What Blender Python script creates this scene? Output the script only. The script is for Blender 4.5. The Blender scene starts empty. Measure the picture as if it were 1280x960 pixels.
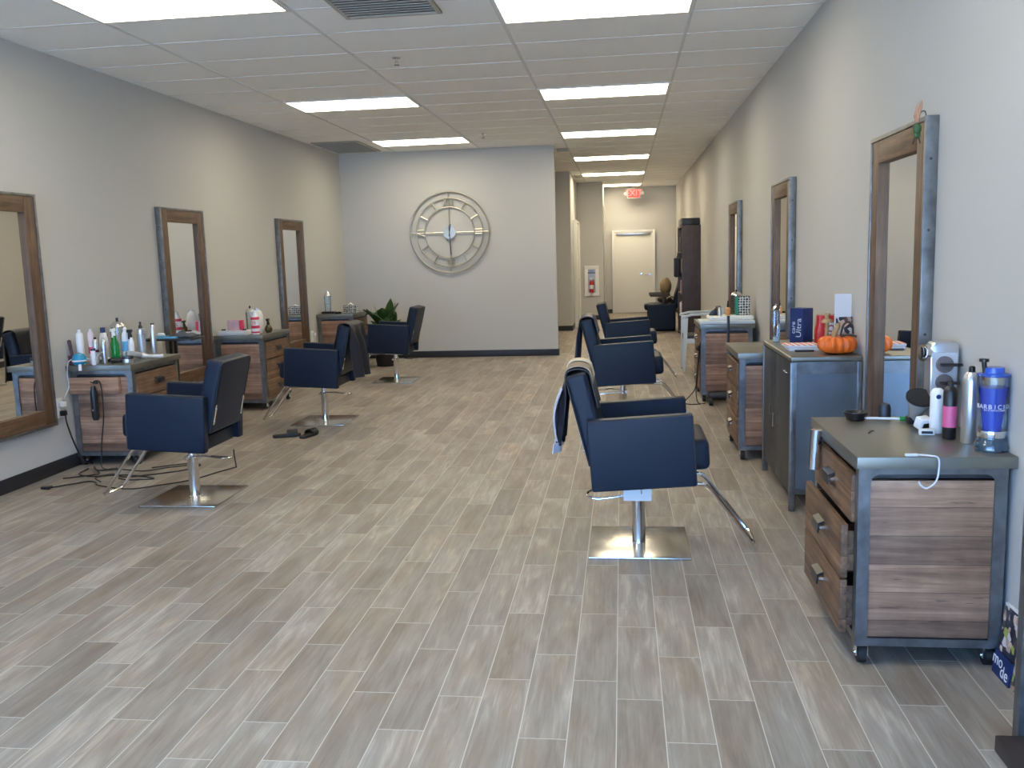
import bpy, bmesh, math, random
from mathutils import Vector, Matrix, Euler
random.seed(7)
SC = bpy.context.scene
COL = SC.collection
PI = math.pi

# ------------------------------------------------------------------ mesh builder
class MB:
    def __init__(self): self.bm = bmesh.new()
    def _merge(self, t, M=None, mi=0):
        for f in t.faces: f.material_index = mi; f.smooth = True
        if M is not None: bmesh.ops.transform(t, matrix=M, verts=t.verts)
        me = bpy.data.meshes.new('tmp'); t.to_mesh(me); t.free()
        self.bm.from_mesh(me); bpy.data.meshes.remove(me)
        return self
    def box(self, x0, x1, y0, y1, z0, z1, bev=0, seg=2, M=None, mi=0):
        t = bmesh.new(); bmesh.ops.create_cube(t, size=1)
        for v in t.verts:
            v.co = Vector(((x0+x1)/2+v.co.x*(x1-x0), (y0+y1)/2+v.co.y*(y1-y0), (z0+z1)/2+v.co.z*(z1-z0)))
        if bev > 0:
            bmesh.ops.bevel(t, geom=t.edges[:], offset=bev, segments=seg, profile=0.6, affect='EDGES')
        return self._merge(t, M, mi)
    def cyl(self, p0, p1, r0, r1=None, seg=20, M=None, mi=0, caps=True):
        r1 = r0 if r1 is None else r1
        p0, p1 = Vector(p0), Vector(p1); d = p1-p0
        t = bmesh.new(); bmesh.ops.create_cone(t, cap_ends=caps, segments=seg, radius1=max(r0, 1e-5), radius2=max(r1, 1e-5), depth=d.length)
        q = Vector((0, 0, 1)).rotation_difference(d.normalized()).to_matrix().to_4x4()
        bmesh.ops.transform(t, matrix=Matrix.Translation((p0+p1)/2) @ q, verts=t.verts)
        return self._merge(t, M, mi)
    def tube(self, pts, r, seg=8, M=None, mi=0, closed=False, radii=None):
        pts = [Vector(p) for p in pts]; n = len(pts); t = bmesh.new(); rings = []; up = None
        for i, p in enumerate(pts):
            a = pts[(i-1) % n] if closed or i > 0 else p
            b = pts[(i+1) % n] if closed or i < n-1 else p
            tg = (b-a).normalized()
            if up is None:
                up = tg.orthogonal().normalized()
            else:
                up = (up - tg*up.dot(tg))
                up = up.normalized() if up.length > 1e-6 else tg.orthogonal().normalized()
            s = tg.cross(up); rr = radii[i] if radii else r
            rings.append([t.verts.new(p+up*math.cos(2*PI*k/seg)*rr+s*math.sin(2*PI*k/seg)*rr) for k in range(seg)])
        for i in range(n if closed else n-1):
            A, B = rings[i], rings[(i+1) % n]
            for k in range(seg): t.faces.new((A[k], A[(k+1) % seg], B[(k+1) % seg], B[k]))
        if not closed:
            t.faces.new(rings[0][::-1]); t.faces.new(rings[-1])
        bmesh.ops.recalc_face_normals(t, faces=t.faces[:])
        return self._merge(t, M, mi)
    def lathe(self, prof, c=(0, 0, 0), seg=28, M=None, mi=0):
        t = bmesh.new(); rings = []
        for r, z in prof:
            rings.append([t.verts.new((c[0]+max(r, 1e-4)*math.cos(2*PI*k/seg), c[1]+max(r, 1e-4)*math.sin(2*PI*k/seg), c[2]+z)) for k in range(seg)])
        for A, B in zip(rings, rings[1:]):
            for k in range(seg): t.faces.new((A[k], A[(k+1) % seg], B[(k+1) % seg], B[k]))
        t.faces.new(rings[0][::-1]); t.faces.new(rings[-1])
        bmesh.ops.recalc_face_normals(t, faces=t.faces[:])
        return self._merge(t, M, mi)
    def prism(self, poly, a, b, axis='y', bev=0, M=None, mi=0):
        t = bmesh.new()
        def P(u, v, w): return {'y': (u, w, v), 'x': (w, u, v), 'z': (u, v, w)}[axis]
        A = [t.verts.new(P(u, v, a)) for u, v in poly]; B = [t.verts.new(P(u, v, b)) for u, v in poly]
        t.faces.new(A); t.faces.new(B[::-1]); n = len(poly)
        for i in range(n): t.faces.new((A[i], B[i], B[(i+1) % n], A[(i+1) % n]))
        bmesh.ops.recalc_face_normals(t, faces=t.faces[:])
        if bev: bmesh.ops.bevel(t, geom=t.edges[:], offset=bev, segments=2, profile=0.6, affect='EDGES')
        return self._merge(t, M, mi)
    def ball(self, c, r, sx=1, sy=1, sz=1, M=None, mi=0, seg=20):
        t = bmesh.new(); bmesh.ops.create_uvsphere(t, u_segments=seg, v_segments=seg//2+2, radius=r)
        for v in t.verts: v.co = Vector((c[0]+v.co.x*sx, c[1]+v.co.y*sy, c[2]+v.co.z*sz))
        return self._merge(t, M, mi)
    def grid(self, fn, nu, nv, thick=0.0, M=None, mi=0, closed_u=False):
        t = bmesh.new(); V = [[t.verts.new(fn(i/(nu-1), j/(nv-1))) for j in range(nv)] for i in range(nu)]
        for i in range(nu-1):
            for j in range(nv-1): t.faces.new((V[i][j], V[i+1][j], V[i+1][j+1], V[i][j+1]))
        bmesh.ops.recalc_face_normals(t, faces=t.faces[:])
        if thick:
            bmesh.ops.solidify(t, geom=t.faces[:], thickness=thick)
            bmesh.ops.recalc_face_normals(t, faces=t.faces[:])
        return self._merge(t, M, mi)
    def text(self, s, size, depth, M, mi=0, align='CENTER'):
        cu = bpy.data.curves.new('t', 'FONT'); cu.body = s; cu.size = size; cu.extrude = depth/2
        cu.align_x = align; cu.align_y = 'CENTER'; cu.resolution_u = 3
        ob = bpy.data.objects.new('t', cu); COL.objects.link(ob)
        dg = bpy.context.evaluated_depsgraph_get()
        me = bpy.data.meshes.new_from_object(ob.evaluated_get(dg))
        t = bmesh.new(); t.from_mesh(me); bpy.data.meshes.remove(me)
        bpy.data.objects.remove(ob); bpy.data.curves.remove(cu)
        self._merge(t, M, mi); return self
    def build(self, name, mats, parent=None, ang=35):
        me = bpy.data.meshes.new(name); self.bm.to_mesh(me); self.bm.free()
        for m in (mats if isinstance(mats, (list, tuple)) else [mats]): me.materials.append(m)
        me.set_sharp_from_angle(angle=math.radians(ang))
        o = bpy.data.objects.new(name, me); COL.objects.link(o); o.parent = parent
        return o

def T(name, label, cat, loc=(0, 0, 0), rz=0, group=None):
    o = bpy.data.objects.new(name, None); COL.objects.link(o); o.location = loc; o.rotation_euler = (0, 0, rz)
    o.empty_display_size = 0.1
    o['label'] = label; o['category'] = cat
    if group: o['group'] = group
    return o
def tag(o, label, cat, group=None, loc=None, rz=None):
    o['label'] = label; o['category'] = cat
    if group: o['group'] = group
    if loc is not None: o.location = loc
    if rz is not None: o.rotation_euler = (0, 0, rz)
    return o
def struct(name, mb, mat, parent=None):
    o = mb.build(name, mat, parent); o['kind'] = 'structure'; return o
def copy_tree(o, parent=None):
    c = o.copy(); COL.objects.link(c); c.parent = parent
    for ch in [x for x in o.children]: copy_tree(ch, c)
    return c
def dup(o, label, loc, rz=None):
    c = copy_tree(o); c.location = loc
    if rz is not None: c.rotation_euler = (0, 0, rz)
    c['label'] = label; return c
def smooth_path(pts, n=6):
    P = [Vector(p) for p in pts]; out = []
    for i in range(len(P)-1):
        p0 = P[max(i-1, 0)]; p1 = P[i]; p2 = P[i+1]; p3 = P[min(i+2, len(P)-1)]
        for k in range(n):
            t = k/n
            out.append(0.5*((2*p1)+(-p0+p2)*t+(2*p0-5*p1+4*p2-p3)*t*t+(-p0+3*p1-3*p2+p3)*t**3))
    out.append(P[-1]); return out

# ------------------------------------------------------------------ materials
def new_mat(name):
    m = bpy.data.materials.new(name); m.use_nodes = True; nt = m.node_tree; return m, nt, nt.nodes['Principled BSDF']
def N(nt, typ, **kw):
    n = nt.nodes.new(typ)
    for k, v in kw.items(): setattr(n, k, v)
    return n
def math_node(nt, op, a, b=None, c=None):
    n = N(nt, 'ShaderNodeMath', operation=op)
    for i, v in enumerate((a, b, c)):
        if v is None: continue
        if isinstance(v, (int, float)): n.inputs[i].default_value = v
        else: nt.links.new(v, n.inputs[i])
    return n.outputs[0]
def rgb(c): return (c[0], c[1], c[2], 1)
def mat(name, col, rough=0.5, metal=0.0, spec=0.5, noise=0.0, nscale=8, bump=0.0, bscale=60, trans=0, ior=1.45, emis=None, estr=0, coat=0, alpha=1):
    m, nt, b = new_mat(name)
    b.inputs['Base Color'].default_value = rgb(col); b.inputs['Roughness'].default_value = rough
    b.inputs['Metallic'].default_value = metal; b.inputs['Specular IOR Level'].default_value = spec
    b.inputs['Transmission Weight'].default_value = trans; b.inputs['IOR'].default_value = ior
    b.inputs['Coat Weight'].default_value = coat; b.inputs['Alpha'].default_value = alpha
    if emis: b.inputs['Emission Color'].default_value = rgb(emis); b.inputs['Emission Strength'].default_value = estr
    tc = None
    if noise > 0 or bump > 0: tc = N(nt, 'ShaderNodeTexCoord')
    if noise > 0:
        nz = N(nt, 'ShaderNodeTexNoise'); nz.inputs['Scale'].default_value = nscale; nz.inputs['Detail'].default_value = 4
        nt.links.new(tc.outputs['Object'], nz.inputs['Vector'])
        r = N(nt, 'ShaderNodeMix', data_type='RGBA'); r.inputs['A'].default_value = rgb([max(0, c*(1-noise)) for c in col]); r.inputs['B'].default_value = rgb([min(1, c*(1+noise)) for c in col])
        nt.links.new(nz.outputs['Fac'], r.inputs['Factor']); nt.links.new(r.outputs['Result'], b.inputs['Base Color'])
    if bump > 0:
        nz = N(nt, 'ShaderNodeTexNoise'); nz.inputs['Scale'].default_value = bscale; nz.inputs['Detail'].default_value = 3
        nt.links.new(tc.outputs['Object'], nz.inputs['Vector'])
        bp = N(nt, 'ShaderNodeBump'); bp.inputs['Strength'].default_value = bump; bp.inputs['Distance'].default_value = 0.002
        nt.links.new(nz.outputs['Fac'], bp.inputs['Height']); nt.links.new(bp.outputs['Normal'], b.inputs['Normal'])
    return m
def wood(name, c1, c2, c3, grain='x', plank='z', pw=0.11, rough=0.55, seed=0.0):
    """reclaimed planks: grain runs along one axis, boards stack along another"""
    m, nt, b = new_mat(name); L = nt.links
    tc = N(nt, 'ShaderNodeTexCoord'); sp = N(nt, 'ShaderNodeSeparateXYZ'); L.new(tc.outputs['Object'], sp.inputs[0])
    ax = {'x': 0, 'y': 1, 'z': 2}
    p = math_node(nt, 'DIVIDE', sp.outputs[ax[plank]], pw); p = math_node(nt, 'ADD', p, 0.37+seed); fl = math_node(nt, 'FLOOR', p); fr = math_node(nt, 'FRACT', p)
    wn = N(nt, 'ShaderNodeTexWhiteNoise', noise_dimensions='1D'); L.new(math_node(nt, 'ADD', fl, seed*3.7), wn.inputs['W'])
    off = math_node(nt, 'MULTIPLY', wn.outputs['Value'], 20.0)
    cm = N(nt, 'ShaderNodeCombineXYZ')
    for i in range(3):
        s = 1.6 if i == ax[grain] else 30.0
        v = math_node(nt, 'MULTIPLY', sp.outputs[i], s)
        L.new(math_node(nt, 'ADD', v, off), cm.inputs[i])
    nz = N(nt, 'ShaderNodeTexNoise'); nz.inputs['Scale'].default_value = 1.0; nz.inputs['Detail'].default_value = 7; nz.inputs['Roughness'].default_value = 0.65; nz.inputs['Distortion'].default_value = 0.6
    L.new(cm.outputs[0], nz.inputs['Vector'])
    cr = N(nt, 'ShaderNodeValToRGB'); e = cr.color_ramp.elements
    e[0].position = 0.28; e[0].color = rgb(c1); e[1].position = 0.72; e[1].color = rgb(c3)
    k = e.new(0.5); k.color = rgb(c2)
    L.new(nz.outputs['Fac'], cr.inputs['Fac'])
    # board to board tone
    mx = N(nt, 'ShaderNodeMix', data_type='RGBA', blend_type='MULTIPLY'); mx.inputs['Factor'].default_value = 1
    tone = math_node(nt, 'MULTIPLY_ADD', wn.outputs['Value'], 0.55, 0.68)
    gap = math_node(nt, 'GREATER_THAN', math_node(nt, 'ABSOLUTE', math_node(nt, 'SUBTRACT', fr, 0.5)), 0.487)
    cm2 = N(nt, 'ShaderNodeCombineXYZ')
    for i in range(3):
        L.new(math_node(nt, 'ADD', math_node(nt, 'MULTIPLY', sp.outputs[i], 7.0 if i == ax[grain] else 110.0), off), cm2.inputs[i])
    nk = N(nt, 'ShaderNodeTexNoise'); nk.inputs['Scale'].default_value = 1.0; nk.inputs['Detail'].default_value = 2; L.new(cm2.outputs[0], nk.inputs['Vector'])
    crack = math_node(nt, 'GREATER_THAN', nk.outputs['Fac'], 0.70)
    nl = N(nt, 'ShaderNodeTexNoise'); nl.inputs['Scale'].default_value = 9.0; nl.inputs['Detail'].default_value = 3; L.new(tc.outputs['Object'], nl.inputs['Vector'])
    blot = math_node(nt, 'MULTIPLY_ADD', nl.outputs['Fac'], 0.9, 0.55)
    gap = math_node(nt, 'MAXIMUM', gap, math_node(nt, 'MULTIPLY', crack, 0.8))
    tone2 = math_node(nt, 'MULTIPLY', math_node(nt, 'MULTIPLY', tone, blot), math_node(nt, 'MULTIPLY_ADD', gap, -0.55, 1.0))
    cc = N(nt, 'ShaderNodeCombineColor')
    for i in range(3): L.new(tone2, cc.inputs[i])
    L.new(cr.outputs['Color'], mx.inputs['A']); L.new(cc.outputs[0], mx.inputs['B']); L.new(mx.outputs['Result'], b.inputs['Base Color'])
    b.inputs['Roughness'].default_value = rough
    bp = N(nt, 'ShaderNodeBump'); bp.inputs['Strength'].default_value = 0.35; bp.inputs['Distance'].default_value = 0.002
    L.new(nz.outputs['Fac'], bp.inputs['Height']); L.new(bp.outputs['Normal'], b.inputs['Normal'])
    return m
def steel(name, col, rough=0.4, metal=0.85, var=0.25):
    m, nt, b = new_mat(name); L = nt.links
    tc = N(nt, 'ShaderNodeTexCoord')
    nz = N(nt, 'ShaderNodeTexNoise'); nz.inputs['Scale'].default_value = 5 if var < 0.5 else 14; nz.inputs['Detail'].default_value = 6; L.new(tc.outputs['Object'], nz.inputs['Vector'])
    mx = N(nt, 'ShaderNodeMix', data_type='RGBA'); mx.inputs['A'].default_value = rgb([c*(1-var) for c in col]); mx.inputs['B'].default_value = rgb([c*(1+var) for c in col])
    L.new(nz.outputs['Fac'], mx.inputs['Factor']); L.new(mx.outputs['Result'], b.inputs['Base Color'])
    L.new(math_node(nt, 'MULTIPLY_ADD', nz.outputs['Fac'], 0.25, rough-0.12), b.inputs['Roughness'])
    b.inputs['Metallic'].default_value = metal
    return m
def floor_mat():
    m, nt, b = new_mat('wood_look_floor_tile'); L = nt.links
    tc = N(nt, 'ShaderNodeTexCoord'); sp = N(nt, 'ShaderNodeSeparateXYZ'); L.new(tc.outputs['Object'], sp.inputs[0])
    W, LN = 0.1548, 0.609
    u = math_node(nt, 'DIVIDE', math_node(nt, 'ADD', sp.outputs[0], 0.036), W)
    cu = math_node(nt, 'FLOOR', u); fu = math_node(nt, 'FRACT', u)
    m3 = math_node(nt, 'FLOORED_MODULO', cu, 3.0); is1 = math_node(nt, 'COMPARE', m3, 1.0, 0.1)
    odd = math_node(nt, 'FLOORED_MODULO', cu, 2.0)
    off = math_node(nt, 'MULTIPLY_ADD', odd, 0.15, 3.543)
    mixo = N(nt, 'ShaderNodeMix', data_type='FLOAT'); L.new(is1, mixo.inputs[0]); L.new(off, mixo.inputs[2]); mixo.inputs[3].default_value = 3.295
    jit = N(nt, 'ShaderNodeTexWhiteNoise', noise_dimensions='1D'); L.new(cu, jit.inputs['W'])
    o2 = math_node(nt, 'ADD', mixo.outputs[0], math_node(nt, 'MULTIPLY_ADD', jit.outputs['Value'], 0.05, -0.025))
    v = math_node(nt, 'DIVIDE', math_node(nt, 'SUBTRACT', sp.outputs[1], o2), LN)
    cv = math_node(nt, 'FLOOR', v); fv = math_node(nt, 'FRACT', v)
    eu = math_node(nt, 'SUBTRACT', 0.5, math_node(nt, 'ABSOLUTE', math_node(nt, 'SUBTRACT', fu, 0.5)))
    ev = math_node(nt, 'SUBTRACT', 0.5, math_node(nt, 'ABSOLUTE', math_node(nt, 'SUBTRACT', fv, 0.5)))
    du = math_node(nt, 'MULTIPLY', eu, W); dv = math_node(nt, 'MULTIPLY', ev, LN)
    d = math_node(nt, 'MINIMUM', du, dv)
    gr = math_node(nt, 'LESS_THAN', d, 0.0016)
    idv = N(nt, 'ShaderNodeCombineXYZ'); L.new(cu, idv.inputs[0]); L.new(cv, idv.inputs[1])
    wn = N(nt, 'ShaderNodeTexWhiteNoise', noise_dimensions='2D'); L.new(idv.outputs[0], wn.inputs['Vector'])
    spn = N(nt, 'ShaderNodeSeparateColor'); L.new(wn.outputs['Color'], spn.inputs[0])
    # grain coordinates, stretched along y and shifted tile by tile
    def coords(sx, sy):
        c = N(nt, 'ShaderNodeCombineXYZ')
        L.new(math_node(nt, 'MULTIPLY_ADD', sp.outputs[0], sx, math_node(nt, 'MULTIPLY', spn.outputs[0], 40.0)), c.inputs[0])
        L.new(math_node(nt, 'MULTIPLY_ADD', sp.outputs[1], sy, math_node(nt, 'MULTIPLY', spn.outputs[1], 40.0)), c.inputs[1])
        L.new(math_node(nt, 'MULTIPLY', spn.outputs[2], 9.0), c.inputs[2])
        return c.outputs[0]
    n1 = N(nt, 'ShaderNodeTexNoise'); n1.inputs['Scale'].default_value = 1; n1.inputs['Detail'].default_value = 6; n1.inputs['Roughness'].default_value = 0.62; n1.inputs['Distortion'].default_value = 1.1
    L.new(coords(26, 2.6), n1.inputs['Vector'])
    n2 = N(nt, 'ShaderNodeTexNoise'); n2.inputs['Scale'].default_value = 1; n2.inputs['Detail'].default_value = 3; n2.inputs['Distortion'].default_value = 0.5
    L.new(coords(11, 2.4), n2.inputs['Vector'])
    n3 = N(nt, 'ShaderNodeTexNoise'); n3.inputs['Scale'].default_value = 1; n3.inputs['Detail'].default_value = 5; n3.inputs['Roughness'].default_value = 0.7
    L.new(coords(130, 3.5), n3.inputs['Vector'])
    s = math_node(nt, 'ADD', math_node(nt, 'MULTIPLY', n1.outputs['Fac'], 0.44), math_node(nt, 'MULTIPLY', n2.outputs['Fac'], 0.36))
    s = math_node(nt, 'ADD', s, math_node(nt, 'MULTIPLY', n3.outputs['Fac'], 0.20))
    s = math_node(nt, 'ADD', s, math_node(nt, 'MULTIPLY_ADD', wn.outputs['Value'], 0.15, -0.075))
    cr = N(nt, 'ShaderNodeValToRGB'); e = cr.color_ramp.elements
    e[0].position = 0.30; e[0].color = rgb(FL[0]); e[1].position = 0.70; e[1].color = rgb(FL[3])
    k = e.new(0.44); k.color = rgb(FL[1]); k = e.new(0.56); k.color = rgb(FL[2])
    L.new(s, cr.inputs['Fac'])
    n4 = N(nt, 'ShaderNodeTexNoise'); n4.inputs['Scale'].default_value = 1; n4.inputs['Detail'].default_value = 2
    L.new(coords(9, 2.2), n4.inputs['Vector'])
    wf = N(nt, 'ShaderNodeMapRange'); wf.inputs['From Min'].default_value = 0.42; wf.inputs['From Max'].default_value = 0.68; L.new(n4.outputs['Fac'], wf.inputs['Value'])
    warm = N(nt, 'ShaderNodeMix', data_type='RGBA', blend_type='MULTIPLY'); L.new(math_node(nt, 'ADD', math_node(nt, 'MULTIPLY', wf.outputs['Result'], 0.7), math_node(nt, 'MULTIPLY', spn.outputs[1], 0.3)), warm.inputs['Factor'])
    L.new(cr.outputs['Color'], warm.inputs['A']); warm.inputs['B'].default_value = (0.98, 0.87, 0.76, 1)
    g = N(nt, 'ShaderNodeMix', data_type='RGBA'); L.new(gr, g.inputs['Factor']); L.new(warm.outputs['Result'], g.inputs['A']); g.inputs['B'].default_value = rgb(GROUT)
    L.new(g.outputs['Result'], b.inputs['Base Color'])
    L.new(math_node(nt, 'MULTIPLY_ADD', n1.outputs['Fac'], 0.16, 0.36), b.inputs['Roughness'])
    b.inputs['Specular IOR Level'].default_value = 0.42
    bp = N(nt, 'ShaderNodeBump'); bp.inputs['Strength'].default_value = 0.25; bp.inputs['Distance'].default_value = 0.0015
    h = math_node(nt, 'SUBTRACT', math_node(nt, 'MULTIPLY', n3.outputs['Fac'], 0.35), gr)
    L.new(h, bp.inputs['Height']); L.new(bp.outputs['Normal'], b.inputs['Normal'])
    return m
FL = [(0.165, 0.143, 0.124), (0.235, 0.209, 0.184), (0.31, 0.284, 0.255), (0.49, 0.46, 0.425)]
GROUT = (0.55, 0.53, 0.50)

LAMP_C, LAMP_E = (1.0, 0.89, 0.66), 12.5
SKY_C, SKY_E = (0.26, 0.50, 1.0), 12.0
SUN_C, SUN_E = (0.74, 0.87, 1.0), 212.0
M = {}
M['paint'] = mat('greige_wall_paint', (0.495, 0.49, 0.475), 0.75, spec=0.25, bump=0.12, bscale=120)
M['ceil'] = mat('white_ceiling_panel', (0.92, 0.915, 0.89), 0.9, spec=0.1, noise=0.03, nscale=140, bump=0.3, bscale=160)
M['tbar'] = mat('grey_ceiling_grid', (0.70, 0.70, 0.70), 0.6)
M['floor'] = floor_mat()
M['base'] = mat('dark_vinyl_baseboard', (0.018, 0.018, 0.022), 0.45)
M['white'] = mat('white_door_paint', (0.72, 0.71, 0.66), 0.45)
M['trimw'] = mat('white_trim_paint', (0.75, 0.75, 0.74), 0.4)
M['lamp'] = mat('lit_diffuser', (0.9, 0.9, 0.9), 0.5, emis=LAMP_C, estr=LAMP_E)
M['lampwarm'] = mat('warm_lit_diffuser', (0.9, 0.9, 0.9), 0.5, emis=(1.0, 0.85, 0.59), estr=20.5)
M['leather'] = mat('black_vinyl', (0.009, 0.0155, 0.032), 0.42, spec=0.2, bump=0.25, bscale=260)
M['leather2'] = mat('black_piping', (0.02, 0.022, 0.028), 0.35)
M['chrome'] = mat('chrome', (0.75, 0.75, 0.76), 0.12, 1.0)
M['brushed'] = mat('brushed_chrome_plate', (0.62, 0.61, 0.59), 0.2, 1.0)
M['steel'] = steel('raw_steel_frame', (0.19, 0.195, 0.20), 0.38, 0.8, 0.75)
M['steeltop'] = steel('waxed_steel_top', (0.23, 0.225, 0.195), 0.38, 0.75)
M['steeldark'] = steel('dark_steel', (0.05, 0.055, 0.065), 0.45, 0.6)
W3 = ((0.045, 0.026, 0.015), (0.115, 0.066, 0.038), (0.21, 0.135, 0.085))
M['wood_end'] = wood('reclaimed_wood_end_panel', (0.14, 0.070, 0.040), (0.27, 0.150, 0.092), (0.43, 0.265, 0.170), 'x', 'z', 0.105)
M['wood_drawer'] = wood('reclaimed_wood_drawer', (0.06, 0.030, 0.016), (0.16, 0.085, 0.044), (0.29, 0.17, 0.095), 'y', 'z', 0.12, seed=0.3)
M['wood_v'] = wood('mirror_frame_wood_upright', (0.035, 0.018, 0.009), (0.095, 0.051, 0.027), (0.165, 0.095, 0.052), 'z', 'y', 0.5, 0.5, 0.21)
M['wood_h'] = wood('mirror_frame_wood_rail', (0.035, 0.018, 0.009), (0.095, 0.051, 0.027), (0.165, 0.095, 0.052), 'y', 'z', 0.5, 0.5, 0.21)
M['mirror'] = mat('mirror_glass', (0.86, 0.87, 0.85), 0.01, 1.0)
M['silver'] = mat('silver_can', (0.62, 0.63, 0.65), 0.28, 0.9)
M['clock'] = mat('champagne_clock_metal', (0.50, 0.48, 0.43), 0.33, 0.85)
M['black'] = mat('black_plastic', (0.012, 0.012, 0.014), 0.35)
M['rubber'] = mat('black_rubber', (0.014, 0.014, 0.015), 0.6)
M['cord'] = mat('black_cord', (0.010, 0.010, 0.012), 0.5)
M['cordw'] = mat('white_cord', (0.7, 0.72, 0.74), 0.5)
M['whitep'] = mat('white_plastic', (0.78, 0.79, 0.80), 0.35)
M['offwhite'] = mat('offwhite_paper', (0.72, 0.73, 0.72), 0.7)
M['cloth'] = mat('black_cape_cloth', (0.013, 0.015, 0.024), 0.55, noise=0.3, nscale=30)
M['bcloth'] = mat('navy_cape_cloth', (0.02, 0.032, 0.07), 0.5, noise=0.25, nscale=25)
M['hem'] = mat('grey_white_hem', (0.55, 0.58, 0.66), 0.8, noise=0.25, nscale=60)
M['tan'] = mat('tan_towel', (0.30, 0.24, 0.18), 0.9, noise=0.2, nscale=40)
M['cream'] = mat('cream_towel', (0.62, 0.56, 0.44), 0.9, noise=0.1, nscale=50)
M['greytowel'] = mat('grey_towel', (0.10, 0.105, 0.13), 0.9, noise=0.35, nscale=35)
M['blue'] = mat('teal_blue_plastic', (0.02, 0.25, 0.42), 0.25)
M['bluecard'] = mat('blue_folder', (0.12, 0.38, 0.60), 0.5)
M['paleblue'] = mat('pale_blue_paint', (0.60, 0.67, 0.74), 0.45)
M['red'] = mat('red_gloss', (0.45, 0.018, 0.016), 0.3)
M['redlabel'] = mat('red_label', (0.60, 0.03, 0.08), 0.5)
M['pink'] = mat('pink_gloss', (0.55, 0.10, 0.24), 0.3)
M['pinkbox'] = mat('pale_pink_card', (0.62, 0.42, 0.46), 0.5, noise=0.3, nscale=20)
M['green'] = mat('green_plastic', (0.01, 0.22, 0.04), 0.25)
M['teal'] = mat('teal_card', (0.01, 0.24, 0.17), 0.5)
M['purple'] = mat('plum_plastic', (0.055, 0.018, 0.035), 0.35)
M['navy'] = mat('navy_card', (0.010, 0.025, 0.11), 0.4, noise=0.2, nscale=14)
M['amber'] = mat('amber_plastic', (0.06, 0.035, 0.012), 0.15, spec=0.7)
M['orange'] = mat('pumpkin_skin', (0.66, 0.125, 0.012), 0.38, noise=0.25, nscale=22)
M['stem'] = mat('dry_stem', (0.33, 0.22, 0.11), 0.8, noise=0.3, nscale=30)
M['vine'] = mat('dark_vine', (0.07, 0.05, 0.04), 0.8)
M['orangeb'] = mat('orange_bottle', (0.62, 0.28, 0.11), 0.3)
M['glass'] = mat('clear_glass', (0.92, 0.96, 0.96), 0.02, trans=1.0, ior=1.3)
M['jarblue'] = mat('blue_disinfectant', (0.04, 0.14, 0.85), 0.05, trans=0.55, ior=1.33)
M['leaf'] = mat('glossy_leaf', (0.030, 0.085, 0.022), 0.35, noise=0.4, nscale=8)
M['leafy'] = mat('young_leaf', (0.23, 0.33, 0.035), 0.4)
M['soil'] = mat('soil', (0.02, 0.014, 0.01), 0.95)
M['darkwood'] = wood('espresso_bookcase', (0.035, 0.024, 0.024), (0.05, 0.036, 0.036), (0.065, 0.049, 0.048), 'z', 'y', 0.5, 0.5)
M['tanleather'] = mat('tan_cushion', (0.25, 0.17, 0.09), 0.6, noise=0.15, nscale=12)
M['skinwood'] = mat('worn_brown_leather', (0.05, 0.035, 0.022), 0.4)
M['exitred'] = mat('lit_red_letters', (0.4, 0.05, 0.05), 0.4, emis=(1.0, 0.28, 0.25), estr=1.1)
M['exitpanel'] = mat('red_tinted_panel', (0.25, 0.02, 0.02), 0.4, emis=(1.0, 0.05, 0.05), estr=0.5)
M['grille'] = mat('vent_grille', (0.42, 0.40, 0.36), 0.5)
M['ventdark'] = mat('vent_inside', (0.10, 0.09, 0.075), 0.8)
M['brown'] = mat('dark_brown_laminate', (0.03, 0.022, 0.02), 0.5)
M['alu'] = mat('dark_bronze_aluminium', (0.035, 0.038, 0.042), 0.4, 0.5)
M['silverplate'] = mat('grey_plastic', (0.40, 0.42, 0.44), 0.3, 0.3)
M['patt_w'] = M['offwhite']
M['pave'] = mat('concrete_pavement', (0.42, 0.41, 0.39), 0.9, noise=0.12, nscale=2)
def window_glass():
    m, nt, b = new_mat('window_glass'); nt.nodes.remove(b)
    out = nt.nodes['Material Output']; t = N(nt, 'ShaderNodeBsdfTransparent'); g = N(nt, 'ShaderNodeBsdfGlossy'); g.inputs['Roughness'].default_value = 0.01
    t.inputs['Color'].default_value = (0.93, 0.96, 0.96, 1); mx = N(nt, 'ShaderNodeMixShader'); mx.inputs[0].default_value = 0.06
    nt.links.new(t.outputs[0], mx.inputs[1]); nt.links.new(g.outputs[0], mx.inputs[2]); nt.links.new(mx.outputs[0], out.inputs[0]); return m
M['pane'] = window_glass()
def clear_shell():
    m, nt, b = new_mat('thin_clear_shell'); nt.nodes.remove(b)
    out = nt.nodes['Material Output']; t = N(nt, 'ShaderNodeBsdfTransparent'); g = N(nt, 'ShaderNodeBsdfGlossy'); g.inputs['Roughness'].default_value = 0.04
    t.inputs['Color'].default_value = (0.86, 0.92, 0.93, 1); lw = N(nt, 'ShaderNodeLayerWeight'); lw.inputs['Blend'].default_value = 0.35
    mx = N(nt, 'ShaderNodeMixShader'); nt.links.new(math_node(nt, 'MULTIPLY_ADD', lw.outputs['Fresnel'], 0.8, 0.08), mx.inputs[0])
    nt.links.new(t.outputs[0], mx.inputs[1]); nt.links.new(g.outputs[0], mx.inputs[2]); nt.links.new(mx.outputs[0], out.inputs[0]); return m
M['shell'] = clear_shell()
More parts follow.
